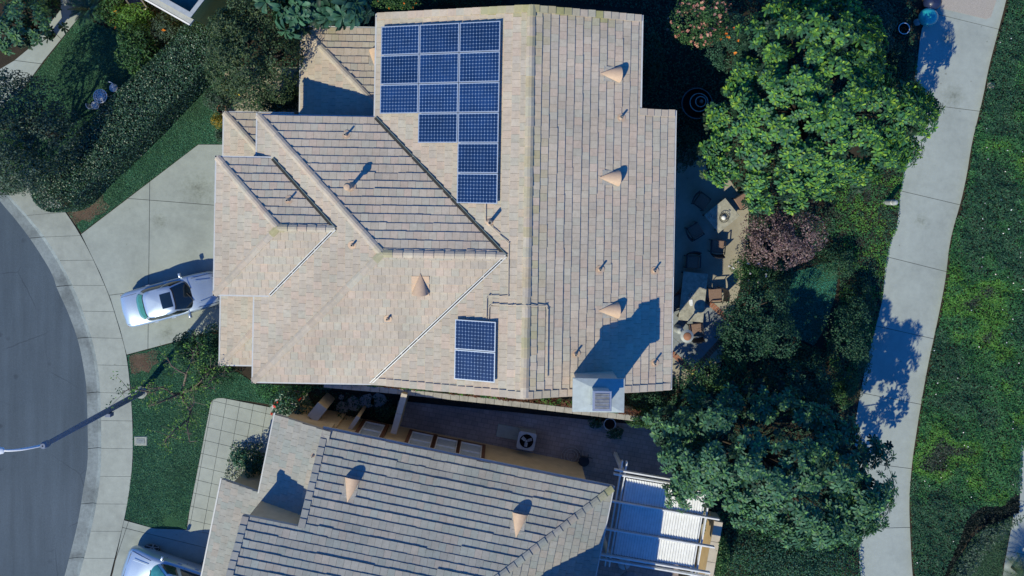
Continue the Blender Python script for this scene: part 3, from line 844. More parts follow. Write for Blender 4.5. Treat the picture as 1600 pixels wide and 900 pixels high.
HS.line(w3(rx, yb, ZR), w3(rx, yt, ZR), .34)
HS.line(w3(xv + .0, wyc, wzr), w3(hx, wyc, wzr), .30)
HS.line(w3(wx, wyt, ZL), w3(hx, wyc, wzr), .30, drop=.2); HS.line(w3(wx, wyb, ZL), w3(hx, wyc, wzr), .30, drop=.2)
zb = ZL + bzo; bzr = zb + bh * SL
HS.line(w3(brx, byc, bzr), w3(bhx, byc, bzr), .28)
HS.line(w3(bx, byt, zb), w3(bhx, byc, bzr), .28, drop=.2); HS.line(w3(bx, byb, zb), w3(bhx, byc, bzr), .28, drop=.2)
HS.line(w3(lx, lyt, zl), w3(lx + d, lyt - d, zl + d * SL), .28, drop=.2); HS.line(w3(lx, lyb, zl), w3(lx + d, lyb + d, zl + d * SL), .28, drop=.2)
HS.line(w3(tx, ty, zl), w3(twx, ty - td, zl + td * SL), .28, drop=.2)
HS.rake(SW, LW(xl, yt), LW(rx, yt), NEG(EY)); HS.rake(SW, LW(xl, yb), LW(rx, yb), EY)
HS.rake(SE, LW(xr1, yt), LW(rx, yt), NEG(EY)); HS.rake(SE, LW(xr2, yb), LW(rx, yb), EY); HS.rake(SE, LW(xr2, yj), LW(xr1, yj), NEG(EY))
n0 = set(COL.objects)
HS.finish()
valley(house, w3(xl, wyt, ZL), w3(xv, wyc, wzr), dark=True); valley(house, w3(xl, wyb, ZL), w3(xv, wyc, wzr))
valley(house, w3(bvx, byt, zb), w3(brx, byc, bzr), dark=True); valley(house, w3(bvx, byb, zb), w3(brx, byc, bzr))
G_ = .05
gutter(house, pw((xl - G_, yt), (xl - G_, wyt + .02)), ZL - .02)
gutter(house, pw((wx - G_, byt), (wx - G_, wyt + G_)), ZL - .02); gutter(house, pw((wx - .03, wyt + .04), (xl, wyt + .04)), ZL - .12, .08)
gutter(house, pw((wx - G_, byb), (wx - G_, wyb - G_), (xl + .2, wyb - G_)), ZL - .02)
gutter(house, pw((bvx, byt + G_), (bx - G_, byt + G_), (bx - G_, byb - G_), (bvx, byb - G_)), zb - .02)
gutter(house, pw((xe, lyt + G_), (lx - G_, lyt + G_), (lx - G_, lyb - G_), (wallx, lyb - G_)), zl - .02)
gutter(house, pw((tx - G_, wyt - .4), (tx - G_, ty + G_), (twx, ty + G_)), zl - .02)
gutter(house, pw((xr1 + G_, yj), (xr1 + G_, yt)), zr1 - .02); gutter(house, pw((xr2 + G_, yb), (xr2 + G_, yj)), zr2 - .02)
# walls
o_ = .5
mb = MB()
mb.prism(pw((xl + o_, yb + .3), (xr2 - o_, yb + .3), (xr2 - o_, yj - .3), (xr1 - o_, yj - .3), (xr1 - o_, yt - .3), (xl + o_, yt - .3)), -.1, lambda x, y: ZR - .2 - abs(WL((x, y))[0] - rx) * SL)
mb.prism(pw((wallx, wyb + o_), (xl + o_ + .02, wyb + o_), (xl + o_ + .02, wyt - o_), (wallx, wyt - o_)), -.1, ZL - .12)
mb.prism(pw((bx + .45, byb + .4), (wallx + .02, byb + .4), (wallx + .02, byt - .4), (bx + .45, byt - .4)), -.1, zb - .12)
mb.prism(pw((lx + .45, lyb + .45), (wallx + .01, lyb + .45), (wallx + .01, lyt - .45), (lx + .45, lyt - .45)), -.1, zl - .12)
mb.prism(pw((tx + .4, wyt - .6), (twx + .01, wyt - .6), (twx + .01, ty - .4), (tx + .4, ty - .4)), -.1, zl - .12)
# gable triangles
for yy, s_ in ((yb + .3, 1), (yt - .3, -1)):
    x1 = xr2 - o_ if s_ > 0 else xr1 - o_
    a = [w3(xl + o_, yy, 3), w3(x1, yy, 3), w3(x1, yy, ZR - .2 - (x1 - rx) * SL), w3(rx, yy, ZR - .2), w3(xl + o_, yy, ZR - .2 - (rx - xl - o_) * SL)]
    q = [p + Vector((*LW(0, .1 * s_), 0)) for p in a]
    mb.add(a + q, [(0, 1, 2, 3, 4), (9, 8, 7, 6, 5)] + [(i, (i + 1) % 5, 5 + (i + 1) % 5, 5 + i) for i in range(5)])
mb.build('wall', M['stucco_pale'], house)
gd = MB()
gd.box((0, 0, 0), (.06, 4.6, 2.1))
for k in range(4): gd.box((-.04, 0, -.8 + k * .53), (.03, 4.5, .46), bev=.01)
o = gd.build('garage_door', M['white'], house)
o.location = (*LW(bx + .43, byc), 1.06); o.rotation_euler = (0, 0, ang)
# chimney
zc = 8.0
cc = [LP(895, 591, zc), LP(976, 592, zc), LP(976, 645, zc), LP(894, 644, zc)]
cxm = sum(p[0] for p in cc) / 4; cym = sum(p[1] for p in cc) / 4
cw, ch = (cc[1][0] - cc[0][0]), abs(cc[0][1] - cc[2][1])
chim = MB().box((0, 0, -2.0), (cw - .34, ch - .34, 3.8), bev=.02).build('chimney', M['stucco_pale'], house)
cap_ = MB()
hx_, hy_ = cw / 2, ch / 2
cap_.add([(-hx_, -hy_, -.12), (hx_, -hy_, -.12), (hx_, hy_, -.12), (-hx_, hy_, -.12), (-hx_, -hy_, -.02), (hx_, -hy_, -.02), (hx_, hy_, -.02), (-hx_, hy_, -.02), (-.34, -.36, .05), (.42, -.36, .05), (.42, .36, .05), (-.34, .36, .05)],
         [(3, 2, 1, 0), (0, 1, 5, 4), (1, 2, 6, 5), (2, 3, 7, 6), (3, 0, 4, 7), (4, 5, 9, 8), (5, 6, 10, 9), (6, 7, 11, 10), (7, 4, 8, 11), (8, 9, 10, 11)])
co = cap_.build('chimney_cap', M['galv'], chim)
fl = MB().box((.04, 0, .36), (.62, .66, .62), bev=.015)
fb = fl.build('flue_box', M['galv'], chim)
lid = MB().box((.04, 0, .80), (.72, .76, .05), bev=.012).box((.04, 0, .83), (.54, .58, .03), mi=1)
for sx in (-1, 1):
    for sy in (-1, 1): lid.box((.04 + sx * .26, sy * .28, .72), (.04, .04, .14))
for sy in (-.2, -.07, .06, .19): lid.box((.04, sy, .85), (.54, .014, .014))
lid.build('flue_lid', [M['steel'], M['dark_stone']], chim)
chim.location = (*LW(cxm, cym), zc); chim.rotation_euler = (0, 0, ang)
for ch_ in list(house.children):
    if ch_ not in n0: ch_.matrix_parent_inverse = Matrix.Translation(-house.location)

# ------------------------------------------------------------------ solar panels
LIFT = .19
A0 = SW.uv(SW.hit(596.5, 44, LIFT)); A1 = SW.uv(SW.hit(784, 29, LIFT)); A2 = SW.uv(SW.hit(780.5, 319, LIFT)); A3 = SW.uv(SW.hit(596.5, 180, LIFT))
vL = .5 * (A0[1] + A3[1]); vR = .5 * (A1[1] + A2[1]); uT = .5 * (A0[0] + A1[0]); uB = A2[0]
pwid = (vR - vL) / 3; phei = (uT - uB) / 6
def panel_meshes(wd, ht):
    """x = uphill (long side), y = along the roof; returns shared mesh data"""
    fr = MB(); t = .035
    fr.box((0, ht / 2 - t / 2, 0), (wd, t, .046)); fr.box((0, -ht / 2 + t / 2, 0), (wd, t, .046))
    fr.box((wd / 2 - t / 2, 0, 0), (t, ht - 2 * t, .044)); fr.box((-wd / 2 + t / 2, 0, 0), (t, ht - 2 * t, .044))
    bk = MB().box((0, 0, .005), (wd - 2 * t, ht - 2 * t, .022))
    ce = MB(); iw, ih = (wd - 2 * t - .01) / 12, (ht - 2 * t - .01) / 8
    for i in range(12):
        for j in range(8):
            x, y = -wd / 2 + t + .005 + (i + .5) * iw, -ht / 2 + t + .005 + (j + .5) * ih
            a, b, c = iw / 2 * .955, ih / 2 * .955, min(iw, ih) * .15
            ce.add([(x + p, y + q, .0185) for p, q in ((-a + c, -b), (a - c, -b), (a, -b + c), (a, b - c), (a - c, b), (-a + c, b), (-a, b - c), (-a, -b + c))], [tuple(range(8))])
    return fr, bk, ce
fr, bk, ce = panel_meshes(pwid - .025, phei - .025)
pf = fr.build('frame', M['pv_frame']); pb = bk.build('backsheet', M['pv_back']); pc = ce.build('solar_cells', M['pv_cell'])
legm = MB().box((0, 0, -.075), (.05, ht_ := .05, .10)).build('mounting_foot', M['steel'])
protos = (pf, pb, pc)
for o in (*protos, legm): COL.objects.unlink(o)
def array_thing(label, u, v):
    t = thing('solar_array', label, 'solar array', SW.at(u, v, LIFT))
    X = Vector((SW.n[0] * SW.c, SW.n[1] * SW.c, SW.s * SW.c)); Z = SW.N; Y = Z.cross(X)
    t.rotation_euler = Matrix((X, Y, Z)).transposed().to_euler()
    return t
def solar_panel(arr, du, dv):
    """local x runs uphill, local y along the eave; the panel is the frame with its backsheet, cells and feet"""
    f = link(pf.copy(), arr); f.name = 'solar_panel'; f.location = (dv, du, rng.normal(0, .003))
    for o in (pb, pc): link(o.copy(), f)
    for sx in (-.32, .32):
        for sy in (-.4, .4):
            q = link(legm.copy(), f); q.location = (sx * pwid, sy * phei, 0)
ysg = 1.0 if SW.N.cross(Vector((SW.n[0] * SW.c, SW.n[1] * SW.c, SW.s * SW.c))).dot(Vector((*SW.e, 0))) > 0 else -1.0
um, vm = .5 * (uT + uB), .5 * (vL + vR)
arr = array_thing('large stepped array of thirteen blue solar panels on the sunny roof slope', um, vm)
for r in range(6):
    for c in range(3):
        if (r == 3 and c < 1) or (r > 3 and c < 2): continue
        solar_panel(arr, ysg * (uT - (r + .5) * phei - um), vL + (c + .5) * pwid - vm)
B0 = SW.uv(SW.hit(714, 497.5, LIFT)); B1 = SW.uv(SW.hit(777.5, 502, LIFT)); B2 = SW.uv(SW.hit(774, 600, LIFT)); B3 = SW.uv(SW.hit(712, 593, LIFT))
uc = .25 * (B0[0] + B1[0] + B2[0] + B3[0]); vc = .25 * (B0[1] + B1[1] + B2[1] + B3[1])
arr2 = array_thing('small pair of blue solar panels near the bottom gable', uc, vc)
solar_panel(arr2, ysg * phei / 2, 0); solar_panel(arr2, -ysg * phei / 2, 0)
for o in (*protos, legm): bpy.data.objects.remove(o)

# ------------------------------------------------------------------ roof vents
def dormer_vent(sl, px, py, label, ln=.86, group='half cone roof vents'):
    """half cone lying on the roof, its point uphill and its mouth downhill"""
    p = sl.hit(px, py, .04)
    t = thing('roof_vent', label, 'roof vent', p, 0, group)
    X = Vector((sl.n[0] * sl.c, sl.n[1] * sl.c, sl.s * sl.c)); Z = sl.N; Y = Z.cross(X)
    t.rotation_euler = Matrix((X, Y, Z)).transposed().to_euler()
    mb = MB(); seg = 12; r = .345
    V = [(ln * .62, 0, .03)]; 
    for k in range(seg + 1):
        a = math.pi * k / seg
        V.append((-ln * .38, r * math.cos(a), .03 + r * .95 * math.sin(a)))
    F = [(0, k + 1, k + 2) for k in range(seg)]
    mb.add(V, F)
    # thin inner skin gives the sheet its lip
    V2 = [(ln * .55, 0, .03)] + [(-ln * .378, .95 * x[1], .03 + (x[2] - .03) * .95) for x in V[1:]]
    b = len(mb.v); mb.add(V2, [(0, k + 2, k + 1) for k in range(seg)])
    for k in range(seg): mb.f.append((k + 1, b + k + 1, b + k + 2, k + 2)); mb.mi.append(0)
    mb.build('hood', M['vent'], t, smooth=True, auto=40)
    sc = MB(); sc.add([(-ln * .30, r * .9 * math.cos(math.pi * k / seg), .02 + r * .85 * math.sin(math.pi * k / seg)) for k in range(seg + 1)], [tuple(range(seg + 1))])
    sc.build('screen', M['vent_in'], t)
    MB().box((-.02, 0, .012), (ln * 1.0, .72, .012)).build('flashing', M['vent'], t) if group and 'flange' in label else MB().box((-.02, 0, .012), (ln * .92, .62, .01)).build('flashing', M['pipe'], t)
dormer_vent(SE, 956, 116, 'peach half cone roof vent nearest the top gable on the right slope')
dormer_vent(SE, 954, 278, 'peach half cone roof vent midway down the right slope')
dormer_vent(SE, 953, 485, 'peach half cone roof vent above the chimney shadow')
dormer_vent(WS, 657, 446, 'peach half cone roof vent with square flange below the wing ridge')
dormer_vent(TN, 588, 91, 'peach half cone roof vent half hidden under the eave beside the big solar array')
def pipe_vent(sl, px, py, label, h=.30, r=.045, pad=.2, cap=False, padmat='vent', group='pipe vents on the tiled roofs', moss=False):
    p = sl.hit(px, py, .04)
    t = thing('pipe_vent', label, 'pipe vent', p, 0, group)
    X = Vector((sl.n[0] * sl.c, sl.n[1] * sl.c, sl.s * sl.c)); Z = sl.N; Y = Z.cross(X)
    rm = Matrix((X, Y, Z)).transposed()
    fl = MB(); n = 14
    out = [rm @ Vector((pad * math.cos(2 * math.pi * k / n) * (1.1 if math.cos(2 * math.pi * k / n) < 0 else .8), pad * .85 * math.sin(2 * math.pi * k / n), .014)) for k in range(n)]
    low = [v - rm @ Vector((0, 0, .012)) for v in out]
    fl.add(out + low, [tuple(range(n)), tuple(range(2 * n - 1, n - 1, -1))] + [(k, n + k, n + (k + 1) % n, (k + 1) % n) for k in range(n)])
    fl.lathe([(r * 2.1, -.02), (r * 1.5, .05), (r * 1.05, .09)], seg=14)
    fl.build('flashing', M[padmat], t)
    MB().lathe([(r, -.05), (r, h), (r * .8, h), (r * .8, h - .12), (0.001, h - .12)], seg=14).build('pipe', M['pipe'], t, smooth=True, auto=40)
    if cap:
        MB().lathe([(r * 1.15, h - .02), (r * 1.9, h + .01), (r * 1.9, h + .07), (r * 1.2, h + .15), (0.001, h + .17)], seg=16).build('rain_cap', M['vent'], t, smooth=True, auto=40)
    return t
pipe_vent(WN, 541, 211, 'small pipe vent with peach flashing near the top edge of the shaded wing slope', .32)
pipe_vent(WN, 548, 292, 'thick capped flue with a long shadow on the shaded wing slope', .62, .085, .26, True)
pipe_vent(BN, 451, 313, 'small pipe vent on the shaded slope over the garage', .30)
pipe_vent(WW, 551, 383, 'small pipe vent on the sunny slope beside the garage roof valley', .26)
pipe_vent(WS, 606, 498, 'small dark pipe vent low on the sunny wing slope', .26)
pipe_vent(SE, 970, 184, 'small pipe vent on the right slope beside the step in the eave', .3)
pipe_vent(SE, 937, 421, 'small pipe vent on the right slope, inner one of two side by side', .3)
pipe_vent(SE, 1022, 423, 'small pipe vent on the right slope close to the gutter beside the patio', .3)
pipe_vent(SE, 899, 553, 'small pipe vent just left of the chimney shadow', .28)
pipe_vent(SE, 1022, 567, 'small pipe vent at the lower right corner of the roof', .34)
pipe_vent(SW, 766, 347, 'tall pale plumbing vent with mossy foot below the big solar array', .72, .075, .18)
def conduit(pts, label, sl_of):
    q = []
    for px, py in pts: q.append(sl_of(px).hit(px, py, .10))
    t = MB()
    t.tube(q, .022, 6)
    for a in q[1:-1]: t.lathe([(.03, -.03), (.03, .03)], a, 8)
    o = t.build('conduit', M['conduit'])
    return tag(o, label, 'conduit', 'conduits on the roof')
sel = lambda px: SW if px < 822 else SE
conduit([(759, 318), (759, 345), (795, 380), (794, 463), (764, 462), (760.5, 466), (760, 497)], 'thin painted conduit running from the big solar array down to the solar pair', sel)
conduit([(763.5, 498), (764, 480), (769, 475), (800, 477), (822, 477.2), (853, 478), (856, 484), (855, 590)], 'painted conduit crossing the ridge from the solar pair and turning down the right slope', sel)

# ------------------------------------------------------------------ neighbouring house
an = R(-11.5); cn, sn = math.cos(an), math.sin(an)
NE_, NS_ = (cn, sn), (sn, -cn)                     # along the north eave, and inward (towards the bottom)
ZN = 3.6
O_ = np.array(P2(506, 670.5, ZN))
def NL(u, v): return (O_[0] + NE_[0] * u + NS_[0] * v, O_[1] + NE_[1] * u + NS_[1] * v)
def NU(px, py, h):
    q = np.array(P2(px, py, h)) - O_
    return (float(q @ np.array(NE_)), float(q @ np.array(NS_)))
ue = NU(957, 762, ZN)[0]
NN = Slope(NL(0, 0), NE_, NS_, ZN, SL)
def onN(px, py):
    q = NN.hit(px, py); r = np.array((q.x, q.y)) - O_
    return (float(r @ np.array(NE_)), float(r @ np.array(NS_)))
g1 = onN(468, 821); g2 = onN(380, 807); g3 = onN(356, 898)
v1 = .5 * (g1[1] + g2[1]); u2 = .5 * (g2[0] + g3[0])
VR = 7.6                                            # the ridge, just out of frame
zr_n = ZN + VR * SL
nh = thing('tiled_house', 'house with grey green tiled roof turned slightly clockwise, at the bottom beside the white pergola', 'house', (*NL(6, 6), 0))
NHS = House(nh, NEIGH_TINT)
NHS.mossy = [(NL(ue - .4, .3), NL(ue - .2, .2), .6, .45)]
NHS.plane(NN, [NL(0, 0), NL(ue, 0), NL(ue - VR, VR), NL(u2, VR), NL(u2, v1), NL(0, v1)], vjit=.012)
NEs = Slope(NL(ue, 0), NS_, (-NE_[0], -NE_[1]), ZN, SL)
NHS.plane(NEs, [NL(ue, 0), NL(ue, 2 * VR), NL(ue - VR, VR)])
NSs = Slope(NL(0, 2 * VR), NE_, (-NS_[0], -NS_[1]), ZN, SL)
NHS.plane(NSs, [NL(u2, VR), NL(ue - VR, VR), NL(ue, 2 * VR), NL(u2, 2 * VR)], tiles=False)
NHS.line(Vector((*NL(ue, 0), ZN)), Vector((*NL(ue - VR, VR), zr_n)), .30, drop=.2)
NHS.line(Vector((*NL(u2, VR), zr_n)), Vector((*NL(ue - VR, VR), zr_n)), .30)
NHS.rake(NN, NL(0, 0), NL(0, v1), NE_); NHS.rake(NN, NL(u2, v1), NL(u2, VR), NE_)
# the dark triangle at the bottom edge is cast by the guessed upper storey
# lower roof on the street side: rises towards the house
zg = 2.95
ug = NU(430, 650, zg)[0]; vgj = NU(404, 769, zg)[1]; ug2 = NU(344, 760, zg - .5)[0]
NW = Slope(NL(ug, 0), (-NS_[0], -NS_[1]), NE_, zg, SL)
NHS.plane(NW, [NL(ug, .0), NL(.35, .0), NL(.35, v1 + .3), NL(u2 + .5, v1 + .3), NL(u2 + .5, VR + 1.5), NL(ug2, VR + 1.5), NL(ug2, vgj), NL(ug, vgj)])
n1 = set(COL.objects)
NHS.finish()
gutter(nh, [NL(-.02, -.04), NL(ue + .0, -.04)], ZN - .13, .08); gutter(nh, [NL(ue + .05, -.05), NL(ue + .05, 2 * VR)], ZN - .02)
gutter(nh, [NL(ug - .05, -.02), NL(ug - .05, vgj)], zg - .02); gutter(nh, [NL(ug2 - .05, vgj), NL(ug2 - .05, VR + 1.5)], NW.z(*NL(ug2, vgj)) - .02)
mb = MB()
wv = .34
mb.prism([NL(.3, wv), NL(ue - 1.0, wv), NL(ue - 1.0, 2 * VR - .4), NL(.3, 2 * VR - .4)], -.1, ZN - .12)
mb.prism([NL(u2 + .3, v1 + .35), NL(.35, v1 + .35), NL(.35, VR * 2), NL(u2 + .3, VR * 2)], -.1, ZN + .2)
mb.prism([NL(ug + .4, .25), NL(.31, .25), NL(.31, vgj), NL(ug + .4, vgj)], -.1, zg - .05)
mb.prism([NL(ug2 + .4, vgj + .25), NL(u2 + .4, vgj + .25), NL(u2 + .4, VR + 1.4), NL(ug2 + .4, VR + 1.4)], -.1, NW.z(*NL(ug2, vgj)) - .05)
mb.build('wall', M['stucco'], nh)
# the gable walls that stand up above the lower roof
gw = MB()
for (ua, va, ub, vb) in ((.12, .1, .12, v1), (u2 + .2, v1 + .12, .12, v1 + .12)):
    a, b = NL(ua, va), NL(ub, vb)
    dx, dy = b[0] - a[0], b[1] - a[1]; l = math.hypot(dx, dy); ox, oy = -dy / l * .1, dx / l * .1
    V = []
    for p in (a, b):
        for s_ in (-1, 1):
            V.append((p[0] + ox * s_, p[1] + oy * s_, 2.2)); V.append((p[0] + ox * s_, p[1] + oy * s_, NN.z(*p) - .14))
    gw.add(V, [(0, 1, 3, 2), (4, 6, 7, 5), (0, 4, 5, 1), (2, 3, 7, 6), (1, 5, 7, 3)])
gw.build('gable_wall', M['stucco'], nh)
# upper storey out of frame, guessed, its outline shaped to shade pergola and right slope
UZ = 6.2
up_ = [(4.79, -16.5), (2.9, -16.1), (2.75, -17.6), (.4, -18.0), (-3.2, -20.0), (-4.4, -25.0), (3.4, -26.6)]
MB().prism([(x * .86 + .2, y * .97 - 2.1) for x, y in up_], 3.3, UZ - .1).build('upper_wall', M['stucco'], nh)
cxu = (.4, -21.6)
ur = MB().prism(up_, UZ - .12, UZ); n_u = len(up_)
ur.add([(x, y, UZ + .012) for x, y in up_] + [(*cxu, UZ + 1.1)], [(k, (k + 1) % n_u, n_u) for k in range(n_u)][::-1])
ur.build('upper_roof', M['fascia'], nh)
# windows of the wall that shows below the eave
WP0 = np.array(NL(0, wv)); WNn = np.array((-NS_[0], -NS_[1]))
def wallhit(px, py):
    g = np.array(P2(px, py)); t = float((WP0 @ WNn) / (g @ WNn))
    q = g * t; return float((q - O_) @ np.array(NE_)), H_CAM * (1 - t)
for pa_, pb_, zz in (((571, 661), (602, 667), 1), ((644, 677), (677, 683), 1), ((683, 685), (715, 692), 1), ((720, 693), (753, 699), 1)):
    ua, za = wallhit(*pa_); ub, zb_ = wallhit(*pb_)
    z0 = .5 * (za + zb_); hgt = 2.15; wdt = ub - ua
    c = NL((ua + ub) / 2, wv)
    rm = Matrix.Translation((c[0], c[1], z0 + hgt / 2)) @ Matrix.Rotation(an, 4, 'Z')
    def put(o, par):
        o.parent = par; o.matrix_parent_inverse = Matrix.Identity(4)
    win = MB().box((-wdt / 2 - .08, .07, 0), (.16, .14, hgt + .2)).box((wdt / 2 + .08, .07, 0), (.16, .14, hgt + .2)).box((0, .06, -hgt / 2 - .05), (wdt, .12, .09)).box((0, .06, hgt / 2 + .05), (wdt, .12, .09))
    wo = win.build('window', M['wood_brown'], nh); wo.matrix_world = rm
    wo['keep'] = 1
    fr2 = MB()
    for sx in (-1, 1): fr2.box((sx * (wdt / 2 - .03), .05, 0), (.06, .10, hgt))
    for zz2 in (-hgt / 2 + .03, 0, hgt / 2 - .03): fr2.box((0, .05, zz2), (wdt - .12, .09, .055))
    fr2.build('frame', M['white'], wo)
    MB().box((0, .015, 0), (wdt - .1, .02, hgt - .08)).build('pane', M['glass'], wo)
    bl = MB()
    for k in range(22): bl.box((0, .034, -hgt / 2 + .1 + k * (hgt - .18) / 21), (wdt - .14, .012, .06))
    bl.build('blind', M['blind'], wo)
bpy.context.view_layer.update()
for ch_ in list(nh.children):
    if ch_ not in n1 and 'keep' not in ch_:
        ch_.matrix_parent_inverse = Matrix.Translation(-nh.location)
    elif 'keep' in ch_:
        del ch_['keep']; ch_.matrix_parent_inverse = Matrix.Translation(-nh.location)
dormer_vent(NN, 548, 762, 'dark mouthed half cone vent at the left of the grey green roof', 1.0)
dormer_vent(NN, 810, 817, 'dark mouthed half cone vent at the right of the grey green roof, near the hip', 1.0)
pipe_vent(NN, 489, 688 + 24, 'tiny pipe vent at the left verge of the grey green roof', .2, .03, .1)

# ================================================================== VEHICLES
def superpt(a, n):
    c, s_ = math.cos(a), math.sin(a)
    return (math.copysign(abs(c) ** (2 / n), c), math.copysign(abs(s_) ** (2 / n), s_))
def make_car(name, label, loc, rz, L, W, zbelt, zroof, cab, roof, hood, suv=False, teal_front=False, sunroof=True):
    """local x forward. cab=(x rear, x front) of the glass house at the belt, roof=(x rear, x front)"""
    t = thing(name, label, 'car', loc, rz)
    hw = W / 2
    xs = np.array([-1, -.985, -.95, -.86, -.7, -.45, -.2, 0, .2, .45, .66, .82, .92, .97, 1.0]) * L / 2
    wf = np.array([.74, .84, .91, .965, .99, 1, 1, 1, 1, .99, .97, .93, .85, .74, .60]) * hw
    if suv: wf = np.array([.84, .90, .94, .97, .99, 1, 1, 1, 1, 1, .985, .955, .90, .80, .66]) * hw
    zt = np.interp(xs, [-L / 2, -L / 2 + .25, cab[0], 0, cab[1], L / 2 - .7, L / 2 - .12, L / 2], [zbelt - .12, zbelt - .01, zbelt, zbelt, hood[0], hood[1], hood[1] - .17, hood[1] - .3])
    zs = .24 if not suv else .32
    V = []; nr = 13
    for x, w_, z in zip(xs, wf, zt):
        pr = [(.84, zs), (.97, zs + .12), (1.0, .52 * z + .1), (.985, z - .10), (.93, z - .025), (.80, z + .005), (0, z + .03)]
        ring = [(x, w_ * a, b) for a, b in pr] + [(x, -w_ * a, b) for a, b in pr[-2::-1]]
        V += ring
    F = []
    for i in range(len(xs) - 1):
        for k in range(nr - 1):
            F.append((i * nr + k, i * nr + k + 1, (i + 1) * nr + k + 1, (i + 1) * nr + k))
        F.append((i * nr + nr - 1, i * nr, (i + 1) * nr, (i + 1) * nr + nr - 1))
    F = [f[::-1] for f in F]
    F.append(tuple(range(nr))[::1]); F.append(tuple((len(xs) - 1) * nr + k for k in range(nr))[::-1])
    # glass house shell
    n = 4.6; m = 40; rows = 6
    xc0, lx0 = sum(cab) / 2, (cab[1] - cab[0]) / 2; xc1, lx1 = sum(roof) / 2, (roof[1] - roof[0]) / 2
    w0, w1 = hw * .885, hw * (.70 if not suv else .76)
    def gh(a, v, off=0.0):
        cx_, sy_ = superpt(a, n)
        f = v
        bul = math.sin(math.pi * min(v, 1)) * .035
        z = zbelt - .02 + (zroof - zbelt - .03) * f
        # the front foot follows the hood, bowed forwards
        bow0 = 1 - .10 * sy_ * sy_ * abs(cx_)
        x = (xc0 + lx0 * cx_ * bow0) * (1 - f) + (xc1 + lx1 * cx_) * f + cx_ * bul
        y = (w0 * sy_) * (1 - f) + (w1 * sy_) * f + sy_ * bul * .6
        return Vector((x + off * cx_ * .7, y + off * sy_, z + off * .6))
    b = len(V)
    for r in range(rows + 1):
        for k in range(m): V.append(tuple(gh(2 * math.pi * k / m, r / rows)))
    for r in range(rows):
        for k in range(m):
            k2 = (k + 1) % m
            F.append((b + r * m + k, b + r * m + k2, b + (r + 1) * m + k2, b + (r + 1) * m + k))
    # roof skin, gently crowned
    b2 = len(V); rr = 5
    for r in range(1, rr + 1):
        q = 1 - r / rr
        for k in range(m):
            e = gh(2 * math.pi * k / m, 1)
            V.append((xc1 + (e.x - xc1) * q, e.y * q, e.z + .065 * (1 - q * q)))
    for r in range(rr):
        for k in range(m):
            k2 = (k + 1) % m
            a0 = b + rows * m if r == 0 else b2 + (r - 1) * m
            F.append((a0 + k, a0 + k2, b2 + r * m + k2, b2 + r * m + k))
    mb = MB().add(V, F)
    mb.build('body', M['silver'], t, smooth=True, auto=50)
    def patch(nm, a0, a1, v0, v1, mat, off=.008, na=14, nv=6, par=t, edge=None):
        pv = []; pf_ = []
        for i in range(na + 1):
            for j in range(nv + 1):
                pv.append(gh(a0 + (a1 - a0) * i / na, v0 + (v1 - v0) * j / nv, off))
        for i in range(na):
            for j in range(nv): pf_.append((i * (nv + 1) + j, (i + 1) * (nv + 1) + j, (i + 1) * (nv + 1) + j + 1, i * (nv + 1) + j + 1))
        return MB().add(pv, pf_).build(nm, mat, par, smooth=True)
    ac = R(37)
    patch('windshield_seal', -ac - .02, ac + .02, .03, .99, M['plastic_black'], .006)
    patch('windshield', -ac, ac, .08, .93, M['car_glass_teal'] if teal_front else M['car_glass'], .012)
    patch('rear_window_seal', math.pi - ac, math.pi + ac, .06, .95, M['plastic_black'], .006)
    patch('rear_window', math.pi - ac + .03, math.pi + ac - .03, .12, .88, M['car_glass_teal'], .012)
    for s_ in (1, -1):
        for a0, a1 in ((52, 86), (89, 128)):
            patch('side_window', s_ * R(a0), s_ * R(a1), .10, .84, M['car_glass'], .010)
        # door mirror, handles, lamps
        mm = MB().box((cab[1] - .42, s_ * (hw + .09), zbelt + .03), (.13, .22, .15), bev=.03)
        mm.bar((cab[1] - .40, s_ * (hw - .06), zbelt - .02), (cab[1] - .41, s_ * (hw + .04), zbelt), .05, .04)
        mm.build('side_mirror', M['silver'], t, smooth=True, auto=50)
        for hxp in (cab[1] - 1.25, cab[1] - 2.1):
            MB().box((hxp, s_ * (hw * 1.0 + .012), zbelt - .14), (.20, .035, .035), bev=.01).build('door_handle', M['steel'], t)
        hl = MB(); x0 = L / 2 - .30
        hl.add([(x0 - .18, s_ * hw * .90, hood[1] - .16), (x0 + .22, s_ * hw * .55, hood[1] - .26), (x0 + .12, s_ * hw * .52, hood[1] - .12), (x0 - .28, s_ * hw * .86, hood[1] - .06),
                (x0 - .2, s_ * hw * .7, hood[1] - .35), (x0 + .1, s_ * hw * .5, hood[1] - .35)], [(0, 1, 2, 3), (0, 4, 5, 1), (0, 3, 4), (1, 5, 2), (2, 5, 4, 3)])
        hl.build('headlight', M['clear_lens'], t)
        MB().box((-L / 2 + .10, s_ * hw * .70, zbelt - .26), (.14, hw * .34, .16), bev=.02).build('tail_light', M['red_lens'], t)
        for xw in (-L * .285, L * .30):
            rw = .33 if not suv else .37
            rot = Matrix.Rotation(math.pi / 2, 4, 'X')
            ty_ = MB().lathe([(rw - .07, -.10), (rw - .02, -.10), (rw, -.07), (rw, .07), (rw - .02, .10), (rw - .07, .10)], (0, 0, 0), 24, 0, rot, ring=True)
            wt = MB().lathe([(.001, -.1), (rw - .06, -.1), (rw - .06, .1), (.001, .1)], (0, 0, 0), 20, 0, rot).build('wheel', M['plastic_black'], t)
            wt.location = (xw, s_ * (hw - .13), rw)
            ty_.build('tyre', M['tyre'], wt, smooth=True, auto=40)
            rm_ = MB()
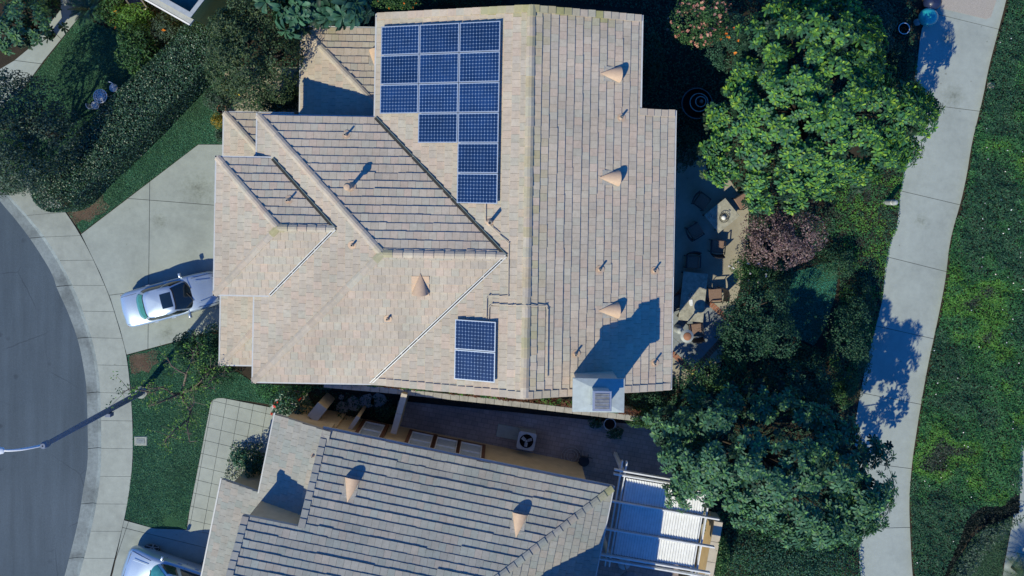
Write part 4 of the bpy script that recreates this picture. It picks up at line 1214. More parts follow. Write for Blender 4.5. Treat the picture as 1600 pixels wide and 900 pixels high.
            for k in range(5):
                a = 2 * math.pi * k / 5
                rm_.bar((0, s_ * .105, 0), ((rw - .06) * math.cos(a), s_ * .105, (rw - .06) * math.sin(a)), .06, .03, 0, (0, 1, 0))
            rm_.lathe([(rw - .09, .09 * s_), (rw - .05, .115 * s_)], (0, 0, 0), 22, 0, Matrix.Rotation(-math.pi / 2, 4, 'X'), ring=True)
            rm_.build('rim', M['steel'], wt)
    if sunroof:
        sr = MB(); zz = lambda x, y: gh(0, 1).z + .065 * (1 - max(abs((x - xc1) / lx1), abs(y) / w1) ** 2) + .008
        xa, xb, ya = xc1 + .12, xc1 + .62, w1 * .56
        gx = np.linspace(xa, xb, 5); gy = np.linspace(-ya, ya, 7)
        sv = [(x, y, zz(x, y)) for x in gx for y in gy]
        sr.add(sv, [(i * 7 + j, (i + 1) * 7 + j, (i + 1) * 7 + j + 1, i * 7 + j + 1) for i in range(4) for j in range(6)])
        sr.build('sunroof', M['car_glass'], t)
    # seams of the boot and bonnet, number plate recess, wipers
    sm = MB()
    for yy in (-.5, .5):
        sm.bar((cab[1] + .12, yy * hw * 1.15, hood[0] + .035), (L / 2 - .45, yy * hw * .95, hood[1] + .02), .03, .02)
    sm.build('bonnet_crease', M['silver'], t)
    sl_ = MB()
    zd = lambda x: float(np.interp(x, [-L / 2, -L / 2 + .25, cab[0], 0, cab[1], L / 2 - .7, L / 2 - .12], [zbelt - .12, zbelt - .01, zbelt, zbelt, hood[0], hood[1], hood[1] - .17])) + .012
    for s_ in (-1, 1):
        xs_ = np.linspace(cab[1] + .05, L / 2 - .22, 7)
        for a_, b_ in zip(xs_[:-1], xs_[1:]): sl_.bar((a_, s_ * hw * .80, zd(a_)), (b_, s_ * hw * .79, zd(b_)), .014, .012)
        if not suv:
            xs_ = np.linspace(-L / 2 + .12, cab[0] + .15, 4)
            for a_, b_ in zip(xs_[:-1], xs_[1:]): sl_.bar((a_, s_ * hw * .74, zd(a_)), (b_, s_ * hw * .76, zd(b_)), .014, .012)
        for xd in (cab[1] - .55, cab[1] - 1.55, cab[1] - 2.4):
            if xd > -L / 2 + .7: sl_.bar((xd, s_ * hw * .935, zbelt - .02), (xd, s_ * (hw + .004), zbelt - .35), .014, .014)
    sl_.bar((L / 2 - .2, -hw * .70, zd(L / 2 - .2) + .01), (L / 2 - .2, hw * .70, zd(L / 2 - .2) + .01), .014, .012)
    sl_.build('shut_lines', M['plastic_black'], t)['kind'] = 'stuff'
    wp = MB()
    for yy in (-.35, .25):
        wp.bar((cab[1] - .06, yy, zbelt + .045), (cab[1] - .26, yy + .45, zbelt + .17), .018, .015)
    wp.build('wiper', M['plastic_black'], t)
    MB().box((-L / 2 + .10, 0, .42), (.22, W * .80, .2), bev=.05).build('rear_bumper', M['silver'], t, smooth=True, auto=50)
    return t
p = P(196.5, 485.5, .55); q = P(344, 447, .55)
ang_car = math.atan2(q.y - p.y, q.x - p.x)
Lc = 4.72; cpos = Vector((p.x, p.y, 0)) + Vector((math.cos(ang_car), math.sin(ang_car), 0)) * (Lc / 2)
make_car('parked_car', 'silver blue sedan with dark sunroof parked on the driveway, nose under the roof edge', (cpos.x, cpos.y, .004), ang_car, Lc, 1.80, .93, 1.43, (-1.62, 1.18), (-1.02, .36), (.96, .78))
a_s = R(161.5)
fr_ = P(196, 880, .7); Ls = 4.75
spos = Vector((fr_.x, fr_.y, 0)) - Vector((math.cos(a_s), math.sin(a_s), 0)) * (Ls / 2 - .05)
make_car('parked_car', 'silver blue sport utility car cut by the bottom edge, nose towards the road', (spos.x, spos.y, .004), a_s, Ls, 1.92, 1.12, 1.74, (-2.2, 1.02), (-1.95, .12), (1.16, 1.0), suv=True, teal_front=True, sunroof=False)

# ================================================================== STREET AND GARDEN FURNITURE
b = P(221, 613); top = P(70, 692, 8.1)
t = thing('street_lamp', 'tall grey street lamp post leaning out over the road with a pale curved arm', 'street lamp', b)
mb = MB().lathe([(.16, 0), (.155, .3), (.125, 4), (.095, 8.05), (.085, 8.15), (.03, 8.2)], seg=10)
mb.build('pole', M['pole'], t, smooth=True, auto=35)
MB().lathe([(.30, 0), (.30, .05), (.22, .06), (.19, .10)], seg=16).build('base', M['walk'], t)
MB().lathe([(.13, 7.85), (.14, 7.9), (.14, 8.12), (.10, 8.2)], seg=12).build('pole_cap', M['pole'], t)
hd = P(6, 704, 8.75) - b; st = Vector((0, 0, 8.0))
ap = [st.lerp(hd, f) + Vector((0, 0, .22 * math.sin(math.pi * f))) for f in np.linspace(0, 1, 9)]
MB().tube(ap, [.055] * 5 + [.05, .047, .045, .04], 8).build('arm', M['lamp_white'], t, smooth=True)
dr_ = (hd - st); dr_.z = 0; dr_.normalize()
hm = MB().lathe([(.02, -.36), (.12, -.28), (.17, 0), (.15, .26), (.02, .36)], (0, 0, 0), 14, 0, Matrix((dr_.cross(Vector((0, 0, 1))).normalized().to_4d(), Vector((0, 0, .55, 0)), (dr_.x, dr_.y, 0, 0), (0, 0, 0, 1))).transposed()).build('lamp_head', M['lamp_white'], t, smooth=True)
hm.location = hd + dr_ * .3
MB().box((0, 0, 0), (.26, .16, .34), bev=.02).build('junction_box', M['pole'], t).location = (.02, -.2, 3.15)

t = thing('utility_cover', 'small rectangular concrete utility cover set in the lawn by the sidewalk', 'utility cover', P(220, 689))
MB().box((0, 0, .0), (.64, .46, .06), bev=.03).build('rim', M['walk'], t)
MB().box((0, 0, .035), (.40, .24, .02), bev=.008).build('lid', M['gutter_c'], t)
MB().box((0, 0, .048), (.16, .09, .012), bev=.004).build('handle', M['gutter_c'], t)

b = P(1383, 316)
t = thing('path_bollard', 'pale round topped bollard light at the left edge of the footpath', 'bollard light', b)
MB().lathe([(.13, 0), (.13, .95), (.125, 1.02), (.09, 1.10), (.001, 1.14)], seg=18).build('post', M['ac_grey'], t, smooth=True, auto=40)
MB().lathe([(.136, .78), (.136, .88), (.12, .88), (.12, .78)], seg=18, ring=True).build('light_band', M['white'], t)
t = thing('garden_rock', 'pale rounded rock on the edge of the footpath by the ground cover', 'rock', P(1547, 134))
mb = MB().lathe([(.001, -.05), (.17, 0), (.20, .08), (.15, .17), (.06, .21), (.001, .22)], seg=11, rib=.08, nrib=3).build('stone', M['block'], t, smooth=True)

# pots by the path
def urn(label, px, py, R0, H0, mouth, mat, ribs=0, ry=1.0):
    t = thing('garden_urn', label, 'urn', P(px, py))
    pr = [(R0 * .45, 0), (R0 * .8, H0 * .22), (R0, H0 * .52), (R0 * .93, H0 * .72), (R0 * .62, H0 * .9), (mouth, H0 * .97), (mouth * 1.12, H0), (mouth * .85, H0 + .005)]
    MB().lathe(pr, seg=56, rib=.035 if ribs else 0, nrib=ribs).build('vessel', M[mat], t, smooth=True, auto=60)
    MB().lathe([(.001, H0 * .9), (mouth * .95, H0 * .9), (mouth * .86, H0 + .002)], seg=24).build('mouth', M['near_black'], t)
urn('wide teal ribbed urn with a dark mouth at the top end of the footpath', 1443, 30, .45, .80, .13, 'glaze', 26)
urn('dark ribbed urn behind the teal one, cut by the top edge', 1450, 6, .42, .75, .13, 'glaze_dark', 26)
t = thing('ring_planter', 'pale rimmed round bowl in the shade left of the teal urn', 'planter', P(1409, 46))
MB().lathe([(.2, 0), (.27, .22), (.25, .22), (.19, .05), (.001, .05)], seg=26).build('bowl', M['near_black'], t, smooth=True, auto=40)
MB().lathe([(.245, .215), (.25, .24), (.285, .24), (.275, .2)], seg=26, ring=True).build('rim', M['lamp_white'], t, smooth=True)
t = thing('small_urn', 'small grey blue round jar between the teal urn and the pale rimmed bowl', 'urn', P(1430, 36))
MB().lathe([(.08, 0), (.16, .12), (.17, .25), (.1, .36), (.09, .38), (.001, .37)], seg=22).build('vessel', M['flag'], t, smooth=True)

# tiered fountain in the dark yard
t = thing('fountain', 'dark round tiered fountain in the shaded yard beside the big bright tree', 'fountain', P(1086, 163))
MB().lathe([(.66, 0), (.72, .30), (.74, .40), (.68, .40), (.64, .28), (.001, .26)], seg=40).build('basin', M['near_black'], t, smooth=True, auto=40)  # basin and bowls near-black: the yard's shade is put into their colour
MB().lathe([(.12, .26), (.09, .55), (.36, .70), (.44, .78), (.40, .78), (.33, .72), (.001, .70)], seg=36).build('middle_bowl', M['near_black'], t, smooth=True, auto=40)
MB().lathe([(.08, .7), (.06, .95), (.2, 1.05), (.26, 1.12), (.22, 1.12), (.16, 1.07), (.001, 1.06)], seg=30).build('upper_bowl', M['near_black'], t, smooth=True, auto=40)
MB().lathe([(.05, 1.06), (.06, 1.2), (.09, 1.27), (.03, 1.36), (.001, 1.38)], seg=18).build('finial', M['dark_stone'], t, smooth=True)

for rr_, zz_, nm_ in ((.73, .40, 'basin_rim'), (.425, .785, 'middle_rim'), (.24, 1.125, 'upper_rim')):
    MB().lathe([(rr_ - .02, zz_), (rr_ - .015, zz_ + .03), (rr_ + .02, zz_ + .03), (rr_ + .025, zz_)], seg=36, ring=True).build(nm_, M['ac_grey'] if rr_ < .5 else M['dark_stone'], t, smooth=True)

# patio furniture
def patio_chair(label, px, py, face, z=0.0, cushion='rust', sz=.62):
    """face: direction (degrees, world) the sitter looks"""
    t = thing('patio_chair', label, 'chair', P(px, py), R(face), 'dark patio chairs round the two slate tables')
    w_ = sz
    MB().box((0, 0, .44), (w_, w_, .12), bev=.03).build('seat_cushion', M[cushion], t)
    bk_ = MB(); pts = []
    for i in range(7):
        yy = -w_ / 2 + w_ * i / 6
        xx = -w_ / 2 - .02 - .06 * (1 - (2 * i / 6 - 1) ** 2)
        pts.append((xx, yy))
    V = []
    for xx, yy in pts: V += [(xx, yy, .48), (xx - .12, yy * .92, .98), (xx - .05, yy, .48), (xx - .17, yy * .92, .98)]
    F = []
    for i in range(6):
        a, c = i * 4, i * 4 + 4
        F += [(a, a + 1, c + 1, c), (a + 2, c + 2, c + 3, a + 3), (a + 1, a + 3, c + 3, c + 1)]
    F += [(0, 2, 3, 1), (24, 25, 27, 26)]
    bk_.add(V, F).build('backrest', M['black_metal'], t)
    for s_ in (-1, 1):
        MB().bar((-w_ / 2 - .05, s_ * (w_ / 2 + .02), .66), (w_ / 2 - .05, s_ * (w_ / 2 + .02), .64), .05, .03).build('armrest', M['black_metal'], t)
        for fx in (-1, 1):
            MB().bar((fx * w_ * .46, s_ * (w_ / 2 + .01), 0), (fx * w_ * .43, s_ * (w_ / 2 + .01), .64 if fx < 0 else .63), .03, .03).build('leg', M['black_metal'], t)
    return t
def slab_table(label, corners, hgt, trim=True):
    q = [np.array(P2(x, y, hgt)) for x, y in corners]; c = sum(q) / 4
    e = (q[1] - q[0] + q[2] - q[3]) / 2; f = (q[3] - q[0] + q[2] - q[1]) / 2
    wd, dp = np.linalg.norm(e), np.linalg.norm(f); rz = math.atan2(e[1], e[0])
    t = thing('patio_table', label, 'table', (c[0], c[1], .004), rz)
    MB().box((0, 0, hgt - .03), (wd, dp, .05), bev=.012).build('tabletop', M['tabletop'], t)
    MB().box((0, 0, hgt - .08), (wd - .12, dp - .12, .06)).build('apron', M['black_metal'], t)
    for sx in (-1, 1):
        for sy in (-1, 1): MB().box((sx * (wd / 2 - .1), sy * (dp / 2 - .1), hgt / 2 - .06), (.06, .06, hgt - .1)).build('leg', M['black_metal'], t)
    return t, c, rz, wd, dp
tb1, c1, rz1, w1_, d1_ = slab_table('square slate topped patio table half in shade, with a wire bowl on it', [(1101, 333), (1135, 310.6), (1154.6, 336), (1122, 367.5)], .74)
tb2, c2, rz2, w2_, d2_ = slab_table('long rectangular slate topped patio table near the brick edged paving', [(1067, 424), (1105, 428), (1100, 504), (1061, 500)], .74)
def facing(px, py, c): 
    q = P2(px, py); return math.degrees(math.atan2(c[1] - q[1], c[0] - q[0]))
for px, py, c, lab in ((1093, 315, c1, 'dark patio chair in deep shade, up and left of the square table'), (1083, 360, c1, 'dark patio chair in deep shade, down and left of the square table'),
                       (1117, 384, c1, 'patio chair with a sunlit rust seat edge below the square table'), (1156, 314, c1, 'patio chair with sunlit rust seat under the bright tree at the square table'),
                       (1079, 408, c2, 'dark patio chair at the shaded upper end of the long table'), (1114, 459, c2, 'patio chair with a sunlit brown seat on the right of the long table'),
                       (1054, 470, c2, 'patio chair with brown seat between the long table and the house gutter'), (1083, 513, c2, 'patio chair with curved dark back at the lower end of the long table')):
    patio_chair(lab, px, py, facing(px, py, c))
t = thing('wire_bowl', 'round dark wire bowl on the square slate table', 'bowl', (*P2(1130, 340, .74), .745))
wb = MB()
for k in range(14):
    a = 2 * math.pi * k / 14
    wb.tube([(.05 * math.cos(a), .05 * math.sin(a), .01), (.16 * math.cos(a + .3), .16 * math.sin(a + .3), .05), (.22 * math.cos(a + .6), .22 * math.sin(a + .6), .15)], .009, 5)
wb.build('wires', M['black_metal'], t)
MB().tube([(.22 * math.cos(2 * math.pi * k / 24), .22 * math.sin(2 * math.pi * k / 24), .15) for k in range(25)], .014, 6).build('rim', M['black_metal'], t)
MB().lathe([(.001, .02), (.09, .03), (.12, .08), (.06, .12), (.001, .13)], seg=14).build('shells', M['white'], t, smooth=True)
for px, py, r_, h_, lab in ((1138.5, 330.5, .055, .07, 'tiny white candle cup on the sunny side of the square table'), (1111, 337.5, .055, .07, 'tiny grey candle cup on the shaded corner of the square table'),
                            (1080, 459, .07, .12, 'small round white jar nearest the middle of the long table'), (1077.5, 464, .06, .10, 'smaller white jar beside the round jar on the long table')):
    t = thing('candle_cup', lab, 'cup', (*P2(px, py, .74), .745))
    MB().lathe([(r_ * .7, 0), (r_, h_ * .4), (r_ * .85, h_), (r_ * .7, h_), (r_ * .6, h_ * .3), (.001, h_ * .3)], seg=16).build('vessel', M['white'], t, smooth=True, auto=50)
    MB().lathe([(.001, h_ * .55), (r_ * .7, h_ * .55)], seg=14).build('wax', M['lamp_white'], t)
t = thing('serving_tray', 'small white tray on the long slate table below the jars', 'tray', (*P2(1079.5, 472, .74), .745), R(-84))
MB().box((0, 0, .012), (.26, .17, .02), bev=.006).build('base', M['white'], t)
MB().box((.15, 0, .02), (.06, .12, .016), bev=.004).build('handle', M['white'], t)
b = P(1058, 513)
t = thing('patio_heater', 'tall patio heater with a round reflector beside the long table', 'patio heater', b)
MB().lathe([(.2, 0), (.21, .08), (.17, .72), (.12, .78), (.04, .80)], seg=20).build('base', M['ac_grey'], t, smooth=True, auto=40)
MB().lathe([(.035, .78), (.035, 1.75), (.08, 1.78), (.085, 2.05), (.05, 2.1)], seg=14).build('post', M['steel'], t, smooth=True, auto=40)
MB().lathe([(.30, 2.10), (.305, 2.12), (.2, 2.19), (.19, 2.195), (.001, 2.22)], seg=32).build('reflector', M['ac_grey'], t, smooth=True, auto=40)
MB().lathe([(.19, 2.197), (.17, 2.215), (.001, 2.232)], seg=26).build('crown', M['terracotta'], t, smooth=True)

# bistro set on the shaded lawn
def round_set(name, cat, label, px, py, r_, h_, back=None, group=None):
    t = thing(name, label, cat, P(px, py), 0, group)
    top_ = MB().lathe([(r_, h_ - .02), (r_, h_), (r_ * .86, h_), (r_ * .86, h_ - .02)], seg=28)
    top_.lathe([(.001, h_ - .01), (.06, h_ - .01), (.06, h_ + .002), (.001, h_ + .002)], seg=12)
    for k in range(12):
        a = math.pi * 2 * k / 12
        top_.bar((0, 0, h_ - .01), (r_ * .9 * math.cos(a), r_ * .9 * math.sin(a), h_ - .01), .045, .014)
    for q in (.38, .64):
        n_ = 20
        top_.tube([(r_ * q * math.cos(2 * math.pi * k / n_), r_ * q * math.sin(2 * math.pi * k / n_), h_ - .004) for k in range(n_ + 1)], .03, 5)
    top_.build('tabletop' if name.endswith('table') else 'seat', M['white'], t)
    for k in range(3):
        a = 2 * math.pi * k / 3 + .4
        MB().tube([(r_ * .55 * math.cos(a), r_ * .55 * math.sin(a), h_ - .02), (r_ * .2 * math.cos(a), r_ * .2 * math.sin(a), h_ * .5), (r_ * .8 * math.cos(a), r_ * .8 * math.sin(a), 0)], .014, 6).build('leg', M['white'], t)
    if back is not None:
        bm_ = MB(); a0 = R(back)
        for s_ in np.linspace(-.9, .9, 7):
            a = a0 + s_
            bm_.tube([(r_ * .95 * math.cos(a), r_ * .95 * math.sin(a), h_), (r_ * 1.12 * math.cos(a), r_ * 1.12 * math.sin(a), h_ + .42)], .012, 5)
        bm_.tube([(r_ * 1.12 * math.cos(a0 + s_), r_ * 1.12 * math.sin(a0 + s_), h_ + .42) for s_ in np.linspace(-.95, .95, 12)], .02, 6)
        bm_.build('backrest', M['white'], t)
round_set('bistro_table', 'table', 'round white lattice garden table on the shaded lawn beside the hedge', 168, 153, .34, .70)
round_set('bistro_chair', 'chair', 'white round seated garden chair right of the garden table, touching the hedge', 184, 139, .20, .44, 45, 'white garden chairs')
round_set('bistro_chair', 'chair', 'white round seated garden chair on the lawn left of the garden table', 156, 166, .20, .44, 225, 'white garden chairs')

# air conditioner
t = thing('air_conditioner', 'square grey outdoor air conditioner with round fan grille in the narrow yard', 'air conditioner', P(822, 681), R(-11))
hA = .82; wA = .86
MB().box((0, 0, hA / 2), (wA - .06, wA - .06, hA - .04), bev=.05).build('casing', M['ac_grey'], t)
V = []; nA = 32; F = []
for k in range(nA):
    a = 2 * math.pi * k / nA; cx_, sy_ = superpt(a, 8)
    V += [(.33 * math.cos(a), .33 * math.sin(a), hA), (wA / 2 * cx_, wA / 2 * sy_, hA), (wA / 2 * cx_, wA / 2 * sy_, hA - .06), (.33 * math.cos(a), .33 * math.sin(a), hA - .06)]
for k in range(nA):
    a, c = 4 * k, 4 * ((k + 1) % nA)
    F += [(a, a + 1, c + 1, c), (a + 1, a + 2, c + 2, c + 1), (a + 3, a, c, c + 3)]
MB().add(V, F).build('top_plate', M['ac_grey'], t)
MB().lathe([(.001, hA - .015), (.33, hA - .015)], seg=28).build('fan_well', M['near_black'], t)
gr = MB()
for q in np.linspace(.08, .32, 6):
    gr.tube([(q * math.cos(2 * math.pi * k / 28), q * math.sin(2 * math.pi * k / 28), hA + .02) for k in range(29)], .005, 4)
gr.build('grille', M['black_metal'], t)
for k in range(3):
    a = 2 * math.pi * k / 3 + .5
    fb_ = MB().box((.17, 0, 0), (.2, .16, .012), tilt=Matrix.Rotation(.3, 4, 'X')).build('fan_blade', M['ac_grey'], t)
    fb_.location = (0, 0, hA + .0); fb_.rotation_euler = (0, 0, a)
MB().lathe([(.06, hA - .01), (.06, hA + .012), (.001, hA + .012)], seg=14).build('fan_hub', M['ac_grey'], t)
t = thing('concrete_pad', 'pale concrete pad on the paving beside the air conditioner', 'concrete pad', P(800, 676), R(-11))
MB().box((0, 0, .04), (1.5, .62, .08), bev=.015).build('pad', M['drive'], t)

t = thing('metal_chair', 'black wire garden chair against the ochre wall in the narrow yard', 'chair', P(911, 716), R(-100))
MB().lathe([(.25, .43), (.26, .45), (.001, .45)], seg=24).build('seat', M['black_metal'], t)
bk_ = MB()
for s_ in np.linspace(-.75, .75, 8): bk_.bar((-.2 - .05 * math.cos(s_), .3 * s_, .45), (-.3 - .06 * math.cos(s_), .36 * s_, .95 - .1 * abs(s_)), .02, .02)
bk_.tube([(-.3 - .06 * math.cos(s_), .36 * s_, .95 - .1 * abs(s_)) for s_ in np.linspace(-.85, .85, 10)], .02, 6)
bk_.build('backrest', M['black_metal'], t)
for sx in (-1, 1):
    for sy in (-1, 1): MB().bar((sx * .17, sy * .17, .44), (sx * .22, sy * .22, 0), .025, .025).build('leg', M['black_metal'], t)
t = thing('garden_hose', 'coiled pale hose lying on the paving beside the black wire chair', 'hose', P(893, 712))
MB().tube([((.16 + .012 * k) * math.cos(.55 * k), (.16 + .012 * k) * math.sin(.55 * k), .03 + .004 * (k % 5)) for k in range(36)], .014, 6).build('coil', M['pipe'], t, smooth=True)
MB().lathe([(.02, 0), (.03, .06), (.015, .12)], (.0, -.2, 0), 8).build('nozzle', M['steel'], t)
def pot(label, px, py, r_, h_, mat='terracotta'):
    t = thing('plant_pot', label, 'plant pot', P(px, py))
    MB().lathe([(r_ * .7, 0), (r_ * .95, h_ * .9), (r_, h_ * .9), (r_, h_), (r_ * .88, h_), (r_ * .84, h_ * .85), (.001, h_ * .84)], seg=28).build('pot', M[mat], t, smooth=True, auto=40)
    MB().lathe([(r_ * .84, h_ * .86), (.001, h_ * .88)], seg=20).build('potting_soil', M['near_black'], t)
pot('round dark pot on the shaded paving below the chimney', 951, 659, .30, .45, 'ac_grey')
pot('terracotta pot among the shrubs at the street side of the courtyard', 350, 171, .22, .35)

# stepping stones
for px, py, r_, lab in ((535, 636, .36, 'stepping stone nearest the courtyard wall'), (553, 631, .42, 'stepping stone second from the courtyard wall'), (574, 626.5, .43, 'stepping stone, third along the dark bed'), (592, 625.5, .42, 'stepping stone nearest the long garden wall'), (516.5, 626, .18, 'small pale stone in the dark bed at the street side'), (533.5, 620.5, .15, 'tiny pale stone in the dark bed by the property wall')):
    q = P2(px, py)
    n_ = 7; a0 = rng.uniform(0, 6)
    poly = [(q[0] + r_ * rng.uniform(.82, 1.08) * math.cos(a0 + 2 * math.pi * k / n_), q[1] + r_ * .9 * rng.uniform(.82, 1.08) * math.sin(a0 + 2 * math.pi * k / n_)) for k in range(n_)]
    tag(MB().prism(poly, -.02, .05).build('stepping_stone', M['stone']), 'pale flat ' + lab, 'stepping stone', 'stepping stones')

# walls of the narrow yard
def wall_run(name, label, pts, h, th, mat, cap_mat=None, cap_len=.42, capw=.06):
    """pts: pixels along the middle of its top"""
    pw_ = [np.array(P2(x, y, h)) for x, y in pts]
    mid = pw_[len(pw_) // 2]
    t = thing(name, label, 'wall', (mid[0], mid[1], 0))
    for a, b_ in zip(pw_[:-1], pw_[1:]):
        d = (b_ - a); l = np.linalg.norm(d); rz = math.atan2(d[1], d[0]); c = (a + b_) / 2 - mid
        MB().box((0, 0, h / 2 - .03), (l, th, h - .06)).build('wall_panel', M[mat], t).location = (c[0], c[1], 0)
        t.children[-1].rotation_euler = (0, 0, rz)
        n_ = max(1, int(round(l / cap_len)))
        for k in range(n_):
            q = a - mid + d * (k + .5) / n_
            o = MB().box((0, 0, 0), (l / n_ - .012, th + capw, .07), bev=.008).build('coping_block', M[cap_mat or mat], t)
            o.location = (q[0], q[1], h - .025 + rng.uniform(-.003, .003)); o.rotation_euler = (0, 0, rz)
    return t
wall_run('property_wall', 'long pale block wall between the two houses with a coping of small blocks', [(506, 601), (622, 611.5), (800, 630.5), (1004, 655)], 1.75, .2, 'block', 'block')
wall_run('garden_wall', 'beige plaster wall crossing the narrow yard beside the dark bed', [(632, 615), (614.5, 678)], 2.0, .24, 'stucco', 'stucco_pale', 1.2, .04)
wall_run('garden_wall', 'short beige plaster wall ending at the first window', [(560, 651), (543, 676)], 1.9, .16, 'stucco', 'stucco_pale', 1.2, .04)
wall_run('garden_wall', 'beige plaster wall of the entry court at the street end of the dark bed', [(504, 634), (487, 655)], 1.9, .5, 'stucco', 'stucco_pale', .6, .03)
wall_run('garden_wall', 'ochre topped low wall along the right side of the white pergola', [(1123, 815), (1106, 910)], 1.2, .38, 'stucco', 'stucco_pale', .9, .03)

# pergola
hP = 2.75; aP = R(-9.6)
o0 = P(978, 742, hP)
t = thing('pergola', 'white painted pergola with three bays of louvres, half in blue shade', 'pergola', (o0.x, o0.y, 0), aP)
Wp = 3.75; Dp = 3.85
def pb_(a, b_, wd, ht, nm, mat='slat_white'): return MB().bar(a, b_, wd, ht).build(nm, M[mat], t)
for x0 in (-.12, Wp + .1):
    for dx in (-.10, .10):
        pb_((x0 + dx, .55, hP - .22), (x0 + dx, -Dp - .45, hP - .22), .055, .2, 'side_beam')
for k, yy in enumerate((.05, -Dp / 3, -2 * Dp / 3, -Dp)):
    for dy in ((-.1, .1) if k in (0, 3) else (0,)):
        pb_((-.55, yy + dy, hP - .03), (Wp + .75, yy + dy, hP - .03), .06, .2, 'cross_beam')
for x0 in (-.12, Wp + .1):
    for yy in (.05, -Dp):
        MB().box((x0, yy, (hP - .3) / 2), (.15, .15, hP - .3), bev=.01).build('post', M['white'], t)
ns = 30
sp = None
for k in range(3):
    ya, yb_ = -k * Dp / 3 - .06, -(k + 1) * Dp / 3 + .06
    if k == 0: ya -= .12
    if k == 2: yb_ += .12
    for i in range(ns):
        x = .06 + (Wp - .12) * (i + .5) / ns
        key = k
        if i == 0:
            sp = MB().box((0, 0, 0), (Wp / ns * .88, abs(yb_ - ya), .018), tilt=Matrix.Rotation(R(-30), 4, 'Y')).build('slat', M['slat_white'], t)
            o = sp
        else: o = link(sp.copy(), t)
        o.location = (x, (ya + yb_) / 2, hP - .10)
t = thing('sun_umbrella', 'closed grey blue garden umbrella top under the shaded end of the pergola', 'umbrella', P(975, 880))
MB().lathe([(.62, 2.05), (.60, 2.10), (.35, 2.3), (.05, 2.42), (.02, 2.5)], seg=10).build('canopy', M['flag'], t)
MB().lathe([(.03, .05), (.03, 2.45)], seg=10).build('pole', M['steel'], t)
MB().lathe([(.3, 0), (.3, .06), (.05, .1)], seg=18).build('base', M['ac_grey'], t)

# the corner of the house at the top left
zt_ = 4.6
q0 = P2(293, 33, zt_); q1 = P2(206, -16, zt_); q2 = P2(340, -28, zt_)
e1 = np.array(q1) - np.array(q0); e1 /= np.linalg.norm(e1); e2 = np.array(q2) - np.array(q0); e2 /= np.linalg.norm(e2)
q0 = np.array(q0)
t = thing('ochre_house', 'corner of an ochre house with white parapet and green flat roof at the top left', 'house', (q0[0], q0[1], 0))
def pt(a, b_): v = e1 * a + e2 * b_; return (v[0], v[1])
MB().prism([pt(.14, .2), pt(9, .2), pt(9, 8), pt(.14, 8)], -.1, zt_ - .9).build('wall', M['yellow_wall'], t)
MB().prism([pt(.12, .38), pt(8.9, .38), pt(8.9, 7.9), pt(.12, 7.9)], zt_ - .7, zt_ - .55).build('flat_roof', M['teal_deck'], t)
pw2 = MB()
pw2.prism([pt(0, .2), pt(9, .2), pt(9, .38), pt(0, .38)], zt_ - .9, zt_); pw2.prism([pt(0, .382), pt(.12, .382), pt(.12, 8), pt(0, 8)], zt_ - .9, zt_ - .004)
pw2.build('parapet', M['yellow_wall'], t)
cp = MB()
cp.prism([pt(-.03, .18), pt(9, .18), pt(9, .40), pt(-.03, .40)], zt_ + .002, zt_ + .05); cp.prism([pt(-.03, .403), pt(.15, .403), pt(.15, 8), pt(-.03, 8)], zt_ + .002, zt_ + .047)
cp.build('parapet_coping', M['ac_grey'], t)
ev = MB()
ev.prism([pt(.0, -.05), pt(9, -.05), pt(9, .19), pt(.0, .19)], zt_ - .5, zt_ - .38)
ev.build('eave', M['ac_grey'], t)
MB().prism([pt(.0, -.13), pt(9, -.13), pt(9, -.06), pt(.0, -.06)], zt_ - .52, zt_ - .36).build('gutter', M['white'], t)
t = thing('lounge_chair', 'pale framed garden lounger with navy seat cut by the top edge beside the ochre house', 'lounger', P(213, 1), R(125))
lf = MB()
for s_ in (-1, 1): lf.bar((-.75, s_ * .3, .34), (.75, s_ * .3, .34), .06, .05)
lf.bar((-.75, -.3, .34), (-.75, .3, .34), .06, .05); lf.bar((.75, -.3, .34), (.75, .3, .34), .06, .05); lf.build('frame', M['lamp_white'], t)
MB().box((0, 0, .36), (1.4, .5, .05), bev=.015).build('sling', M['glaze_dark'], t)
for sx in (-1, 1):
    for sy in (-1, 1): MB().box((sx * .6, sy * .28, .16), (.05, .05, .32)).build('leg', M['lamp_white'], t)

# ================================================================== VEGETATION
def norm(a): return a / np.maximum(np.linalg.norm(a, axis=-1, keepdims=True), 1e-9)
def mixcol(pal, n, sd=.14):
    pal_ = np.array([p[:3] for p in pal]); wt = np.array([p[3] for p in pal]); wt = wt / wt.sum()
    c = pal_[rng.choice(len(pal_), n, p=wt)]
    return np.clip(c * rng.normal(1, sd, (n, 1)) * rng.normal(1, .05, (n, 3)), .004, .9)
def leaf_cloud(C, N, ln, wd, pal, jit=.55, fold=.25, sd=.18):
    """simple folded leaves: two triangles each, about the normals N"""
    n = len(C)
    Nn = norm(N + rng.normal(0, jit, (n, 3)))
    D = norm(np.cross(Nn, rng.normal(0, 1, (n, 3)))); Sd = np.cross(Nn, D)
    l = (ln * rng.uniform(.65, 1.25, n))[:, None]; w_ = (wd * rng.uniform(.7, 1.2, n))[:, None]
    V = np.empty((n, 4, 3), dtype=np.float32)
    V[:, 0] = C - D * l * .5; V[:, 2] = C + D * l * .5
    V[:, 1] = C + Sd * w_ * .5 + Nn * w_ * fold; V[:, 3] = C - Sd * w_ * .5 + Nn * w_ * fold
    i = np.arange(n)[:, None] * 4
    F = np.concatenate([i + np.array([[0, 1, 2]]), i + np.array([[0, 2, 3]])])
    col = np.repeat(mixcol(pal, n, sd), 4, axis=0)
    return V.reshape(-1, 3), F, col
